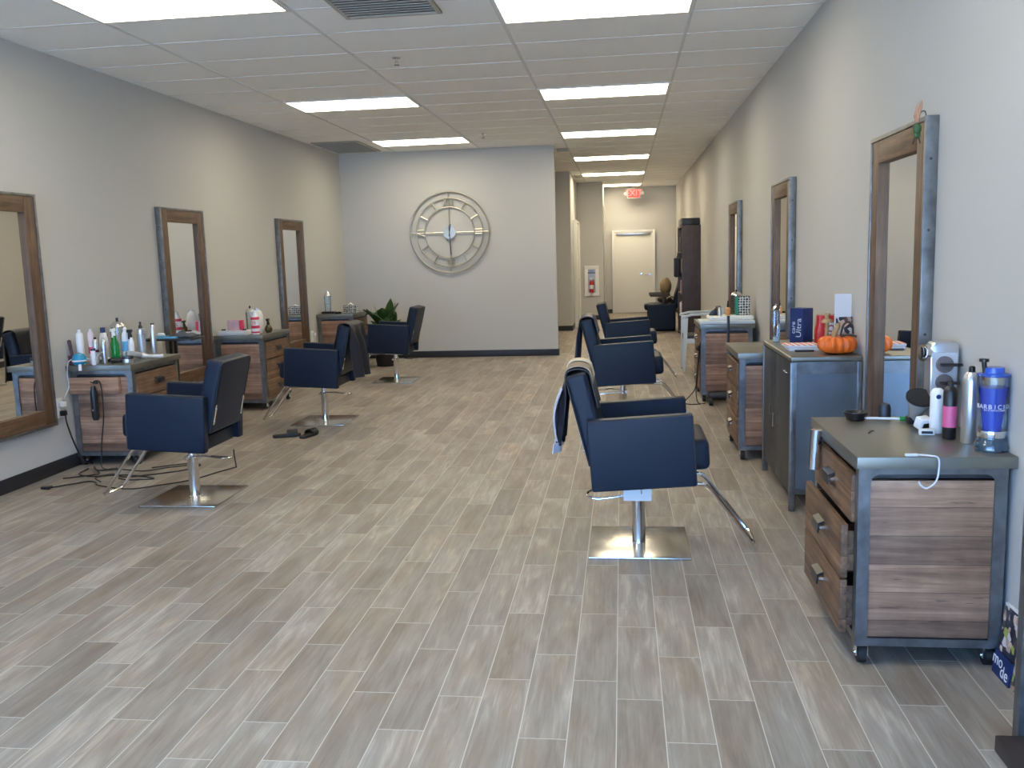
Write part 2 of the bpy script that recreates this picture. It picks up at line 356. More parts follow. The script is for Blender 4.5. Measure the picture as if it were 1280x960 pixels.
def collage():
    m, nt, b = new_mat('photo_collage_print'); L = nt.links
    tc = N(nt, 'ShaderNodeTexCoord'); vo = N(nt, 'ShaderNodeTexVoronoi'); vo.inputs['Scale'].default_value = 42; L.new(tc.outputs['Object'], vo.inputs['Vector'])
    cr = N(nt, 'ShaderNodeValToRGB'); cr.color_ramp.interpolation = 'CONSTANT'; e = cr.color_ramp.elements
    e[0].color = (0.015, 0.015, 0.03, 1); e[1].position = 0.35; e[1].color = (0.45, 0.30, 0.22, 1)
    for p, c in ((0.5, (0.03, 0.03, 0.05)), (0.62, (0.6, 0.58, 0.56)), (0.75, (0.10, 0.06, 0.05)), (0.86, (0.35, 0.38, 0.06)), (0.92, (0.62, 0.45, 0.36))):
        k = e.new(p); k.color = rgb(c)
    sc = N(nt, 'ShaderNodeSeparateColor'); L.new(vo.outputs['Color'], sc.inputs[0]); L.new(sc.outputs[0], cr.inputs['Fac']); L.new(cr.outputs['Color'], b.inputs['Base Color'])
    b.inputs['Roughness'].default_value = 0.3; return m
M['collage'] = collage()
def stripes(name, ca, cb, axis, pitch, duty=0.5):
    m, nt, b = new_mat(name); L = nt.links
    tc = N(nt, 'ShaderNodeTexCoord'); sp = N(nt, 'ShaderNodeSeparateXYZ'); L.new(tc.outputs['Object'], sp.inputs[0])
    f = math_node(nt, 'LESS_THAN', math_node(nt, 'FRACT', math_node(nt, 'DIVIDE', sp.outputs[axis], pitch)), duty)
    mx = N(nt, 'ShaderNodeMix', data_type='RGBA'); mx.inputs['A'].default_value = rgb(ca); mx.inputs['B'].default_value = rgb(cb)
    L.new(f, mx.inputs['Factor']); L.new(mx.outputs['Result'], b.inputs['Base Color']); b.inputs['Roughness'].default_value = 0.6; return m
M['coral'] = stripes('coral_striped_cover', (0.8, 0.78, 0.76), (0.75, 0.20, 0.16), 0, 0.034)
M['pages'] = stripes('page_edges', (0.75, 0.77, 0.82), (0.45, 0.48, 0.56), 2, 0.006)
def pattern_box():
    m, nt, b = new_mat('black_and_white_pattern'); L = nt.links
    tc = N(nt, 'ShaderNodeTexCoord'); ck = N(nt, 'ShaderNodeTexVoronoi'); ck.inputs['Scale'].default_value = 38; ck.inputs['Randomness'].default_value = 0.15; L.new(tc.outputs['Object'], ck.inputs['Vector'])
    f = math_node(nt, 'LESS_THAN', ck.outputs['Distance'], 0.52)
    mx = N(nt, 'ShaderNodeMix', data_type='RGBA'); mx.inputs['A'].default_value = (0.6, 0.6, 0.58, 1); mx.inputs['B'].default_value = (0.02, 0.02, 0.02, 1)
    L.new(f, mx.inputs['Factor']); L.new(mx.outputs['Result'], b.inputs['Base Color']); return m
M['pattern'] = pattern_box()

# ------------------------------------------------------------------ room
XL, XR, YF, YC, YB, H = -4.22, 1.34, -1.6, 13.6, 23.0, 3.10
t = 0.12
struct('floor', MB().box(XL-t, XR+t, YF-t, YB+t, -0.1, 0), M['floor'])
struct('ceiling', MB().box(XL-t, XR+t, YF-t, YB+t, H, H+0.1), M['ceil'])
struct('wall_left', MB().box(XL-t, XL, YF, YB, 0, H), M['paint'])
struct('wall_right', MB().box(XR, XR+t, YF, YB+t, 0, H), M['paint'])
struct('wall_back', MB().box(XL, -0.97, YC, YC+t, 0, H), M['paint'])
struct('wall_hall_back', MB().box(XL, -0.99, 18.0, 18.0+t, 0, H).box(-0.99-t, -0.99, 18.0+t, 20.9, 0, H).box(-0.99-t, -0.42, 20.9, 20.9+t, 0, H).box(-0.42-t, -0.42, 20.9+t, YB, 0, H), M['paint'])
struct('wall_hall_end', MB().box(-0.42-t, XR, YB, YB+t, 0, H), M['paint'])
struct('wall_front', MB().box(XL, XR, YF-t, YF, 2.75, H).box(XL, XL+0.15, YF-t, YF, 0, 2.75).box(XR-0.15, XR, YF-t, YF, 0, 2.75), M['paint'])
struct('ground', MB().box(-14, 12, -22, YF-t, -0.12, -0.02), M['pave'])
bh, bt = 0.10, 0.012
struct('baseboard_left', MB().box(XL, XL+bt, YF, YC, 0, bh, 0.003), M['base'])
struct('baseboard_back', MB().box(XL+bt, -0.97, YC-bt, YC, 0, bh, 0.003).box(-0.97, -0.97+bt, YC-bt, YC+t, 0, bh, 0.003), M['base'])
struct('baseboard_right', MB().box(XR-bt, XR, YF, YB, 0, bh, 0.003), M['base'])
struct('baseboard_hall', MB().box(XL, -0.99, 18-bt, 18, 0, bh, 0.003).box(-0.99, -0.99+bt, 18-bt, 18.85, 0, bh, 0.003).box(-0.99, -0.99+bt, 20.4, 20.9-bt, 0, bh, 0.003).box(-0.99, -0.42, 20.9-bt, 20.9, 0, bh, 0.003)
       .box(-0.42, -0.42+bt, 20.9-bt, YB, 0, bh, 0.003).box(-0.42, -0.25, YB-bt, YB, 0, bh, 0.003).box(0.84, XR, YB-bt, YB, 0, bh, 0.003), M['base'])
# pale door-frame upright on the side face just past the hall corner
struct('trim_1', MB().box(-0.42, -0.39, 21.75, 22.05, 0, 2.62, 0.004), mat('pale_door_trim', (0.7, 0.69, 0.62), 0.3, 0.3))
# ceiling grid (T-bars)
GX0, GP, GC, GY0 = -0.79, 1.275, 0.6376, 9.01
g = MB()
for k in range(-3, 3):
    x = GX0+k*GP
    if XL < x < XR: g.box(x-0.012, x+0.012, YF, YB, H-0.004, H)
j = -17
while True:
    y = GY0+j*GC; j += 1
    if y < YF: continue
    if y > YB: break
    g.box(XL, XR, y-0.007, y+0.007, H-0.003, H)
struct('trim_2', g, M['tbar'])
# storefront behind the viewpoint
xs = [XL+0.15, -2.85, -1.55, -0.55, 0.45, XR-0.15]
fr = MB()
for x in xs: fr.box(x-0.025, x+0.025, YF-0.1, YF-0.01, 0, 2.75)
fr.box(xs[0], xs[-1], YF-0.1, YF-0.01, 0, 0.10).box(xs[0], xs[-1], YF-0.1, YF-0.01, 2.68, 2.75).box(xs[0], xs[-1], YF-0.1, YF-0.01, 2.13, 2.18)
struct('trim_3', fr, M['alu'])
for i in range(5):
    struct('window_%d' % (i+1), MB().box(xs[i]+0.025, xs[i+1]-0.025, YF-0.06, YF-0.054, 0.10, 2.68), M['pane'])

# doors
def door(name, w, h, hand):
    d = MB().box(0, w, 0, 0.04, 0.01, h, 0.004).build(name, M['white']); d['kind'] = 'structure'
    f = MB().box(-0.05, 0.0, -0.02, 0.05, 0, h+0.05, 0.004).box(w, w+0.05, -0.02, 0.05, 0, h+0.05, 0.004).box(0, w, -0.02, 0.05, h, h+0.05, 0.004)
    fo = f.build('door_frame', M['trimw'], d)
    hx = w-0.09 if hand > 0 else 0.09
    MB().cyl((hx, 0, 0.95), (hx, -0.012, 0.95), 0.03).cyl((hx, -0.01, 0.95), (hx, -0.055, 0.95), 0.01).tube([(hx, -0.05, 0.95), (hx-0.05*hand, -0.052, 0.95), (hx-0.115*hand, -0.045, 0.948)], 0.009).build('door_handle', M['chrome'], d)
    return d
d1 = door('door_1', 0.96, 2.0, 1); d1.location = (-0.19, YB-0.055, 0)
MB().cyl((0.67, 0, 0.97), (0.67, -0.02, 0.97), 0.022).build('deadbolt', M['chrome'], d1)
MB().box(0.06, 0.9, -0.03, 0.0, 1.93, 1.99, 0.004).box(0.62, 0.8, -0.06, -0.03, 1.94, 1.985, 0.004).build('door_closer', M['silver'], d1)
d2 = door('door_2', 1.3, 2.15, 1); d2.location = (-0.985, 20.25, 0); d2.rotation_euler = (0, 0, -PI/2)
d2.rotation_euler = (0, 0, -PI/2)
# rotate so the leaf faces +x into the hall
d2.rotation_euler = (0, 0, PI/2); d2.location = (-0.935, 18.95, 0)

# ------------------------------------------------------------------ ceiling things
def make_light():
    o = T('ceiling_light', '', 'ceiling light')
    w, d = GP, GC
    f = MB()
    for a in ((0, w, 0, 0.025), (0, w, d-0.025, d), (0, 0.025, 0.025, d-0.025), (w-0.025, w, 0.025, d-0.025)):
        f.box(a[0], a[1], a[2], a[3], -0.010, 0)
    f.build('frame', M['trimw'], o)
    MB().box(0.025, w-0.025, 0.025, d-0.025, -0.007, -0.001).build('diffuser', M['lamp'], o)
    return o
lt = make_light(); first = True
for col, row, lab in [
    (0, -5, 'large lit ceiling panel at the top edge, right of centre, nearest of the right-hand row'),
    (0, 0, 'lit ceiling panel of the right-hand row, second nearest, right of the sprinkler'),
    (0, 5, 'lit ceiling panel of the right-hand row, third nearest, just before the hall'),
    (0, 10, 'lit ceiling panel in the hall, first one beyond the clock wall corner'),
    (0, 15, 'lit ceiling panel in the hall, second one beyond the clock wall corner'),
    (0, 20, 'farthest lit ceiling panel, right above the red exit sign'),
    (-2, -6, 'large lit ceiling panel at the top left corner, nearest of the left-hand row'),
    (-2, 0, 'lit ceiling panel of the left-hand row, middle one'),
    (-2, 5, 'lit ceiling panel of the left-hand row, above the clock wall beside the air vent'),
    (0, -10, 'lit ceiling panel above the viewpoint, right-hand row'),
    (-2, -12, 'lit ceiling panel above the viewpoint, left-hand row')]:
    loc = (GX0+col*GP, GY0+row*GC, H-0.002)
    if first: lt.location = loc; lt['label'] = lab; lt['group'] = 'ceiling light panels'; first = False
    else:
        c_ = dup(lt, lab, loc)
        if col == 0 and row >= 10:
            for p_ in c_.children:
                if p_.name.startswith('diffuser'):
                    p_.data = p_.data.copy(); p_.data.materials[0] = M['lampwarm']
def vent(x0, x1, y0, y1, lab, n=9, slat=True):
    o = T('ceiling_vent', lab, 'air vent', ((x0+x1)/2, (y0+y1)/2, H-0.002)); w, d = (x1-x0)/2, (y1-y0)/2
    MB().box(-w, w, -d, d, -0.004, 0).build('backing', M['ventdark'], o)
    f = MB(); b = 0.03
    f.box(-w, w, -d, -d+b, -0.014, 0, 0.002).box(-w, w, d-b, d, -0.014, 0, 0.002).box(-w, -w+b, -d+b, d-b, -0.014, 0, 0.002).box(w-b, w, -d+b, d-b, -0.014, 0, 0.002)
    f.build('frame', M['grille'], o)
    s = MB()
    for k in range(n):
        yy = -d+b+(2*d-2*b)*(k+0.5)/n
        s.box(-w+b, w-b, -0.012, 0.012, -0.002, 0.002, M=Matrix.Translation((0, yy, -0.009)) @ Matrix.Rotation(0.6, 4, 'X'))
    s.build('slats', M['grille'], o)
    return o
vent(-4.14, -3.50, 12.12, 13.35, 'wide return air grille on the ceiling by the left corner of the clock wall', 22)
vent(-1.78, -1.14, 5.48, 6.08, 'square ceiling diffuser at the top edge between the two large lit panels', 10)
vent(-0.965, -0.80, 14.1, 14.4, 'small ceiling vent just past the clock wall corner', 6)
vent(-0.965, -0.78, 18.9, 19.35, 'small ceiling vent in the hall near the side door', 8)
def sprinkler(x, y, lab):
    o = T('sprinkler_head', lab, 'sprinkler', (x, y, H-0.001), group='ceiling sprinkler heads')
    MB().lathe([(0.04, 0), (0.04, -0.004), (0.028, -0.008), (0.012, -0.01)]).build('cover_plate', M['chrome'], o)
    MB().cyl((0, 0, -0.008), (0, 0, -0.04), 0.009).cyl((0.012, 0, -0.03), (0.008, 0, -0.055), 0.003).cyl((-0.012, 0, -0.03), (-0.008, 0, -0.055), 0.003).build('body', M['brushed'], o)
    MB().cyl((0, 0, -0.055), (0, 0, -0.058), 0.022).build('deflector', M['steeldark'], o)
sprinkler(-1.76, 7.34, 'sprinkler head on the ceiling nearer the camera, below the square diffuser')
sprinkler(-1.78, 12.05, 'sprinkler head on the ceiling nearer the clock wall')

# exit sign
es = T('exit_sign', 'lit red exit sign with two lamp heads on the ceiling before the end door', 'exit sign', (0.31, 22.60, 2.80))
MB().box(-0.16, 0.16, 0, 0.05, 0, 0.24, 0.006).cyl((0, 0.025, 0.24), (0, 0.025, 0.299), 0.03).build('housing', mat('grey_sign_housing', (0.35, 0.34, 0.32), 0.5), es)
MB().box(-0.14, 0.14, -0.004, 0.001, 0.02, 0.22).build('face_panel', M['exitpanel'], es)
MB().text('EXIT', 0.20, 0.004, Matrix.Translation((0, -0.006, 0.122)) @ Matrix.Rotation(PI/2, 4, 'X')).build('letters', M['exitred'], es)
for s in (-1, 1):
    MB().cyl((s*0.2, 0.03, 0.14), (s*0.205, -0.03, 0.12), 0.035, 0.045).cyl((s*0.16, 0.03, 0.14), (s*0.2, 0.03, 0.14), 0.012).build('lamp_head', M['silverplate'], es)

# fire extinguisher cabinet
fc = T('fire_extinguisher_cabinet', 'white framed fire extinguisher cabinet on the grey hall wall', 'cabinet', (-0.69, 20.9, 0.54))
f = MB(); w, h = 0.165, 0.69
f.box(-w, w, -0.03, 0, 0, 0.08, 0.004).box(-w, w, -0.03, 0, h-0.08, h, 0.004).box(-w, -w+0.08, -0.03, 0, 0.08, h-0.08, 0.004).box(w-0.08, w, -0.03, 0, 0.08, h-0.08, 0.004)
f.build('frame', M['trimw'], fc)
MB().box(-w+0.08, w-0.08, -0.006, -0.001, 0.08, h-0.08).build('back_panel', M['silverplate'], fc)
MB().box(-w+0.08, w-0.08, -0.024, -0.020, h-0.17, h-0.15).box(-0.05, 0.05, -0.026, -0.018, h-0.125, h-0.115).build('handle_bar', M['black'], fc)
fe = T('fire_extinguisher', 'red fire extinguisher inside the white wall cabinet', 'fire extinguisher', (-0.69, 20.852, 0.625))
MB().lathe([(0.0, 0), (0.05, 0.0), (0.052, 0.02), (0.052, 0.22), (0.04, 0.255), (0.018, 0.275), (0.0, 0.276)]).build('tank', M['red'], fe)
MB().lathe([(0.0528, 0.08), (0.0528, 0.17)]).build('label_band', M['offwhite'], fe)
MB().cyl((0, 0, 0.27), (0, 0, 0.305), 0.016).box(-0.05, 0.03, -0.008, 0.008, 0.30, 0.31, 0.002).box(-0.05, 0.03, -0.008, 0.008, 0.325, 0.335, 0.002).build('valve', M['whitep'], fe)
MB().tube(smooth_path([(0.015, 0, 0.29), (0.05, -0.02, 0.27), (0.058, -0.03, 0.16), (0.055, -0.03, 0.08)]), 0.007).build('hose', M['black'], fe)

# ------------------------------------------------------------------ wall clock
ck = T('wall_clock', 'large round openwork metal clock with roman numerals on the back wall', 'clock', (-2.56, YC-0.03, 1.885))
def ring(r, rr, y=0):
    return [(r*math.cos(2*PI*k/72), y, r*math.sin(2*PI*k/72)) for k in range(72)]
MB().tube(ring(0.60, 0), 0.013, 8, closed=True).build('outer_ring', M['clock'], ck)
MB().tube(ring(0.505, 0), 0.010, 8, closed=True).build('middle_ring', M['clock'], ck)
MB().tube(ring(0.375, 0), 0.010, 8, closed=True).build('inner_ring', M['clock'], ck)
def bar(a0, r0, a1, r1, w=0.007):
    p = lambda a, r: (r*math.sin(a), 0, r*math.cos(a))
    return p(a0, r0), p(a1, r1), w
nb = MB()
for hh in range(12):
    a = hh*PI/6
    if hh in (1, 2, 4, 5, 7, 8, 10, 11): nb.cyl(*bar(a, 0.375, a, 0.508)[:2], 0.010, seg=8)
def strokes(a, L):
    for (u0, r0, u1, r1) in L:
        ra = [0.385+0.115*r0, 0.385+0.115*r1]
        P = []
        for u, r in ((u0, ra[0]), (u1, ra[1])):
            P.append((r*math.sin(a)+u*math.cos(a), 0, r*math.cos(a)-u*math.sin(a)))
        nb.cyl(P[0], P[1], 0.009, seg=8)
strokes(0, [(-0.080, 0, -0.018, 1), (-0.018, 0, -0.080, 1), (0.022, 0, 0.022, 1), (0.062, 0, 0.062, 1)])
strokes(PI/2, [(-0.035, 0, -0.035, 1), (0.03, 0, 0.03, 1)])
strokes(PI, [(-0.045, 0, -0.025, 1), (-0.045, 1, -0.06, 0), (0.035, 0, 0.035, 1)])
strokes(3*PI/2, [(-0.045, 0, 0.0, 1), (0.0, 0, -0.045, 1), (0.04, 0, 0.04, 1)])
nb.build('numerals', M['clock'], ck)
sp = MB()
for a in (0, PI/2, PI, 3*PI/2): sp.cyl(*bar(a, 0.08, a, 0.60)[:2], 0.008, seg=8)
sp.build('spokes', M['clock'], ck)
MB().cyl((0, -0.02, 0), (0, 0.025, 0), 0.095, seg=40).build('hub', M['clock'], ck)
MB().prism([(-0.004, -0.06), (0.004, -0.06), (0.008, 0.12), (-0.008, 0.12)], -0.026, -0.023, 'y', M=Matrix.Rotation(0.15, 4, 'Y') @ Matrix.Rotation(0.0, 4, 'X')).build('hour_hand', M['black'], ck)
MB().prism([(-0.004, 0.10), (0.004, 0.10), (0.006, -0.33), (-0.006, -0.33)], -0.031, -0.028, 'y', M=Matrix.Rotation(-0.05, 4, 'Y')).build('minute_hand', M['steeldark'], ck)
for a in (PI/4, 3*PI/4, 5*PI/4, 7*PI/4):
    MB().cyl((0.6*math.sin(a), 0, 0.6*math.cos(a)), (0.6*math.sin(a), 0.03, 0.6*math.cos(a)), 0.006, seg=8).build('wall_mount', M['clock'], ck)

# ------------------------------------------------------------------ station mirrors
def make_mirror():
    o = T('station_mirror', '', 'mirror', group='wood framed station mirrors')
    w, h, d, s, fw = 0.87, 1.68, 0.055, 0.020, 0.110    # local: x = out from wall, y = along wall
    e = MB()
    for a in ((0, w, 0, s), (0, w, h-s, h)): e.box(0, d, a[0], a[1], a[2], a[3], 0.002)
    for a in ((0, s), (w-s, w)): e.box(0, d, a[0], a[1], s, h-s, 0.002)
    e.build('steel_edge', M['steel'], o)
    for y in (0, w):
        sg = -1 if y == 0 else 1
        for z in (0.3, 0.75, 1.2, 1.5): MB().cyl((0.03, y, z), (0.03, y+sg*0.002, z), 0.006, seg=10).build('screw', M['steeldark'], o)
    for y0, y1 in ((s, s+fw), (w-s-fw, w-s)): MB().box(0.004, d-0.006, y0, y1, s, h-s, 0.003).build('frame_upright', M['wood_v'], o)
    for z0, z1 in ((s, s+fw), (h-s-fw, h-s)): MB().box(0.004, d-0.006, s+fw, w-s-fw, z0, z1, 0.003).build('frame_rail', M['wood_h'], o)
    MB().box(0.008, 0.020, s+fw-0.001, w-s-fw+0.001, s+fw-0.001, h-s-fw+0.001).build('mirror_glass', M['mirror'], o)
    return o
mz = 0.37
mi = make_mirror(); mi.location = (XL+0.001, 5.29, mz); mi['label'] = 'wood framed wall mirror cut by the left edge, beside the nearest left station'
dup(mi, 'wood framed mirror on the left wall between the two nearest left stations', (XL+0.001, 7.94, mz))
dup(mi, 'wood framed mirror on the left wall nearest the clock wall', (XL+0.001, 10.84, mz))
for y, lab in ((4.13, 'tall wood framed mirror on the right wall with an ornament on its corner, nearest one'),
               (7.31, 'wood framed mirror on the right wall above the middle wooden station'),
               (10.47, 'farthest wood framed mirror on the right wall, nearest the dark bookcase')):
    dup(mi, lab, (XR-0.001, y+0.87, mz), PI)

# ------------------------------------------------------------------ rolling stations
def make_station(opens=(0, 0, 0), handle=True):
    """local: front faces -x (x=0), back at x=0.5; length along y 0..0.74"""
    o = T('rolling_station', '', 'cabinet', group='wood and steel rolling salon stations')
    D, L, Z = 0.50, 0.72, 0.74
    MB().box(-0.015, D+0.015, -0.035, L+0.035, Z, Z+0.042, 0.003).build('steel_top', M['steeltop'], o)
    fr = MB(); a = 0.042
    for x0 in (0, D-a):
        for y0 in (0, L-0.006):
            fr.box(x0, x0+a, y0, y0+0.006, 0.075, Z)
    for x0 in (0, D-0.006):
        for y0 in (0, L-a):
            fr.box(x0, x0+0.006, y0+(0.006 if y0 == 0 else 0), y0+a-(0 if y0 == 0 else 0.006), 0.075, Z)
    for y0 in (0.001, L-0.005): fr.box(a, D-a, y0, y0+0.004, Z-0.028, Z); fr.box(a, D-a, y0, y0+0.004, 0.075, 0.105)
    for x0 in (0.006, D-0.012): fr.box(x0, x0+0.005, 0.006, L-0.006, 0.076, 0.104).box(x0, x0+0.005, 0.006, L-0.006, Z-0.027, Z-0.001)
    # rounded gussets at the top corners of the end frames
    for y0 in (0.0, L-0.005):
        for sx in (0, 1):
            gx = a if sx == 0 else D-a; dr = 1 if sx == 0 else -1
            poly = [(gx, Z-0.028)] + [(gx+dr*(0.028-0.028*math.sin(t_*PI/8)), Z-0.028-0.028+0.028*math.cos(t_*PI/8)) for t_ in range(5)]
            poly = [(gx, Z-0.028), (gx+dr*0.028, Z-0.028), (gx+dr*0.012, Z-0.034), (gx+dr*0.005, Z-0.043), (gx, Z-0.058)]
            fr.prism(poly, y0+0.001, y0+0.004, 'y')
    fr.build('steel_frame', M['steel'], o)
    MB().box(0.008, D-0.008, 0.03, L-0.03, 0.085, 0.105).box(0.045, D-0.01, 0.035, L-0.035, Z-0.05, Z-0.001).box(D-0.02, D-0.008, 0.02, L-0.02, 0.1, Z-0.02).build('inner_carcass', M['steeldark'], o)
    for y0 in (0.008, L-0.028): MB().box(a-0.012, D-a+0.012, y0, y0+0.02, 0.108, Z-0.052, 0.002).build('end_panel', M['wood_end'], o)
    for k, (z0, z1) in enumerate(((0.525, 0.70), (0.318, 0.517), (0.108, 0.31))):
        ox = -opens[k]
        dr = MB().box(ox-0.012, ox+0.012, 0.048-(0.01 if ox else 0), L-0.048+(0.01 if ox else 0), z0, z1, 0.002)
        dr.box(ox+0.013, 0.35+ox, 0.06, 0.075, z0+0.02, z1-0.03).box(ox+0.013, 0.35+ox, L-0.075, L-0.06, z0+0.02, z1-0.03)
        dro = dr.build('drawer', M['wood_drawer'], o)
        zc = (z0+z1)/2+0.01; yc = L/2
        MB().prism([(ox-0.013, zc+0.024), (ox-0.038, zc+0.014), (ox-0.040, zc-0.024), (ox-0.034, zc-0.026), (ox-0.032, zc+0.008), (ox-0.013, zc+0.014)], yc-0.055, yc+0.055, 'y').build('handle', M['black'], dro)
        for yb in (yc-0.060, yc+0.060): MB().cyl((ox-0.012, yb, zc-0.002), (ox-0.034, yb, zc-0.002), 0.010, seg=14).build('bolt', M['chrome'], dro)
    for x0 in (0.03, D-0.03):
        for y0 in (0.035, L-0.035):
            c = MB().box(x0-0.028, x0+0.028, y0-0.028, y0+0.028, 0.071, 0.076).box(x0-0.022, x0-0.018, y0-0.02, y0+0.02, 0.03, 0.072).box(x0+0.018, x0+0.022, y0-0.02, y0+0.02, 0.03, 0.072).cyl((x0-0.026, y0, 0.036), (x0+0.026, y0, 0.036), 0.007)
            co = c.build('caster', M['chrome'], o)
            MB().cyl((x0-0.014, y0, 0.0345), (x0+0.014, y0, 0.0345), 0.034, seg=24).build('wheel', M['rubber'], co)
    return o
st = make_station((0, 0.035, 0.035)); st.location = (0.822, 3.245, 0)
st['label'] = 'wood and steel rolling station at the right edge with slightly open lower drawers, nearest one'
st2 = make_station(); st2.location = (0.822, 6.55, 0); st2['label'] = 'wood and steel rolling station tucked behind the tall steel cabinet'
dup(st2, 'wood and steel rolling station under the far right mirror, topped with white towel', (0.775, 9.15, 0))
dup(st2, 'wood and steel rolling station crowded with bottles, nearest on the left wall', (XL+0.512, 7.15, 0), PI)
dup(st2, 'wood and steel rolling station on the left wall with red labelled white jug', (XL+0.54, 9.64, 0), PI)
dup(st2, 'wood and steel rolling station on the left wall nearest the potted plant', (XL+0.512, 12.91, 0), PI)
LC1x, ZT = XL+0.512, 0.782

# ------------------------------------------------------------------ tall steel cabinet
bc = T('steel_cabinet', 'tall dark steel storage cabinet standing behind the nearest right station', 'cabinet', (0.94, 5.24, 0))
W_, L_, Z_ = 0.395, 1.02, 0.90
MB().box(0, W_, 0, L_, Z_-0.03, Z_, 0.012, 3).build('top', M['steeltop'], bc)
b = MB()
b.box(0.0, 0.035, 0, 0.03, 0.0, Z_-0.03, 0.006).box(W_-0.03, W_, 0, 0.03, 0.0, Z_-0.03, 0.006).box(0.0, 0.035, L_-0.03, L_, 0.0, Z_-0.03, 0.006).box(W_-0.03, W_, L_-0.03, L_, 0.0, Z_-0.03, 0.006)
b.box(0.03, W_-0.03, 0.002, 0.03, Z_-0.10, Z_-0.03).box(0.03, W_-0.03, 0.002, 0.03, 0.10, 0.13)
b.box(W_-0.02, W_-0.005, 0.02, L_-0.02, 0.10, 0.12).box(W_-0.02, W_-0.005, 0.02, L_-0.02, Z_-0.06, Z_-0.031)
b.build('corner_frame', M['steel'], bc)
MB().box(0.03, W_-0.02, 0.016, 0.028, 0.12, Z_-0.09).box(0.03, W_-0.02, L_-0.028, L_-0.016, 0.12, Z_-0.05).box(W_-0.03, W_-0.01, 0.02, L_-0.02, 0.12, Z_-0.05).box(0.02, W_-0.02, 0.02, L_-0.02, 0.10, 0.12).build('body_panels', steel('blued_steel_panel', (0.18, 0.215, 0.255), 0.38, 0.75), bc)
for y0, y1 in ((0.032, L_/2-0.002), (L_/2+0.002, L_-0.032)):
    dd = MB().box(0.004, 0.02, y0, y1, 0.10, Z_-0.034, 0.002).build('door_leaf', M['steeldark'], bc)
MB().tube([(0.004, 0.44, 0.50), (-0.022, 0.44, 0.50), (-0.022, 0.44, 0.42), (0.004, 0.44, 0.42)], 0.005).tube([(0.004, 0.58, 0.53), (-0.02, 0.58, 0.53), (-0.02, 0.58, 0.47), (0.004, 0.58, 0.47)], 0.005).build('pull_handles', M['chrome'], bc)
MB().cyl((0.004, 0.19, 0.80), (-0.01, 0.19, 0.80), 0.006).cyl((0.0, 0.1, 0.795), (-0.004, 0.19, 0.80), 0.0025).build('latch', M['chrome'], bc)

# ------------------------------------------------------------------ styling chairs
def make_chair():
    """local: faces +x; column at the origin"""
    o = T('styling_chair', '', 'chair', group='black square-armed hydraulic styling chairs')
    TL = Matrix.Translation((0, 0, 0.53)) @ Matrix.Rotation(math.radians(-3.5), 4, 'Y') @ Matrix.Translation((0, 0, -0.53))
    MB().box(-0.255, 0.255, -0.265, 0.265, 0.0, 0.012, 0.005).build('base_plate', M['brushed'], o)
    MB().lathe([(0.0, 0.012), (0.036, 0.012), (0.034, 0.018), (0.034, 0.275), (0.036, 0.278), (0.036, 0.29), (0.0, 0.29)]).build('column', M['chrome'], o)
    MB().cyl((0, 0, 0.20), (0, 0, 0.345), 0.026).box(-0.11, 0.11, -0.09, 0.09, 0.335, 0.355, 0.004, M=TL).cyl((0.03, 0.05, 0.27), (0.03, -0.05, 0.27), 0.012).build('piston', M['chrome'], o)
    MB().tube(smooth_path([(0, 0.03, 0.275), (-0.10, 0.045, 0.285), (-0.20, 0.055, 0.275), (-0.25, 0.045, 0.27), (-0.267, 0, 0.265), (-0.25, -0.045, 0.26), (-0.20, -0.055, 0.255), (-0.10, -0.045, 0.265), (0, -0.03, 0.275)], 5), 0.006).build('pump_lever', M['chrome'], o)
    for s in (-1, 1):
        MB().box(-0.24, 0.27, s*0.262-0.032, s*0.262+0.032, 0.365, 0.722, 0.014, 3, M=TL).build('armrest', M['leather'], o)
        pts = [(-0.228, 0), (0.258, 0)]
        pp = MB()
        for yy in (s*0.262-0.030, s*0.262+0.030):
            pp.tube([(-0.232, yy, 0.722-0.005), (0.262, yy, 0.722-0.005), (0.268, yy, 0.714), (0.268, yy, 0.374)], 0.0035, 6, M=TL)
        pp.build('piping', M['leather2'], o)
    MB().box(-0.20, 0.25, -0.228, 0.228, 0.362, 0.45, 0.01, M=TL).build('seat_base', M['leather'], o)
    MB().box(-0.16, 0.345, -0.228, 0.228, 0.425, 0.580, 0.042, 5, M=TL).build('seat_cushion', M['leather'], o)
    BL = Matrix.Translation((-0.19, 0, 0.47)) @ Matrix.Rotation(math.radians(-14), 4, 'Y')
    bk = MB()
    bk.box(-0.055, 0.052, -0.226, 0.226, 0.0, 0.470, 0.030, 4, M=BL)
    bo = bk.build('backrest', M['leather'], o)
    pg = MB()
    pg.tube([(-0.052, -0.222, 0.01), (-0.052, -0.222, 0.450), (-0.05, -0.205, 0.466), (-0.05, 0.205, 0.466), (-0.052, 0.222, 0.45), (-0.052, 0.222, 0.01)], 0.0035, 6, M=BL)
    pg.build('back_piping', M['leather2'], bo)
    for s in (-1, 1):
        MB().prism([(-0.262, 0.52), (-0.254, 0.52), (-0.284, 0.645), (-0.292, 0.645)], s*0.205-0.010, s*0.205+0.010, 'y').cyl((-0.262, s*0.205, 0.54), (-0.270, s*0.205, 0.542), 0.007, seg=10).cyl((-0.282, s*0.205, 0.62), (-0.290, s*0.205, 0.622), 0.007, seg=10).build('back_bracket', M['chrome'], o)
    u = 0.115
    MB().tube(smooth_path([(0.10, -u, 0.352), (0.30, -u, 0.350), (0.345, -u, 0.335), (0.40, -u, 0.27), (0.55, -u, 0.07), (0.572, -u+0.02, 0.045), (0.576, 0, 0.04), (0.572, u-0.02, 0.045), (0.55, u, 0.07), (0.40, u, 0.27), (0.345, u, 0.335), (0.30, u, 0.350), (0.10, u, 0.352)], 4), 0.0105, 8).build('footrest', M['chrome'], o)
    return o
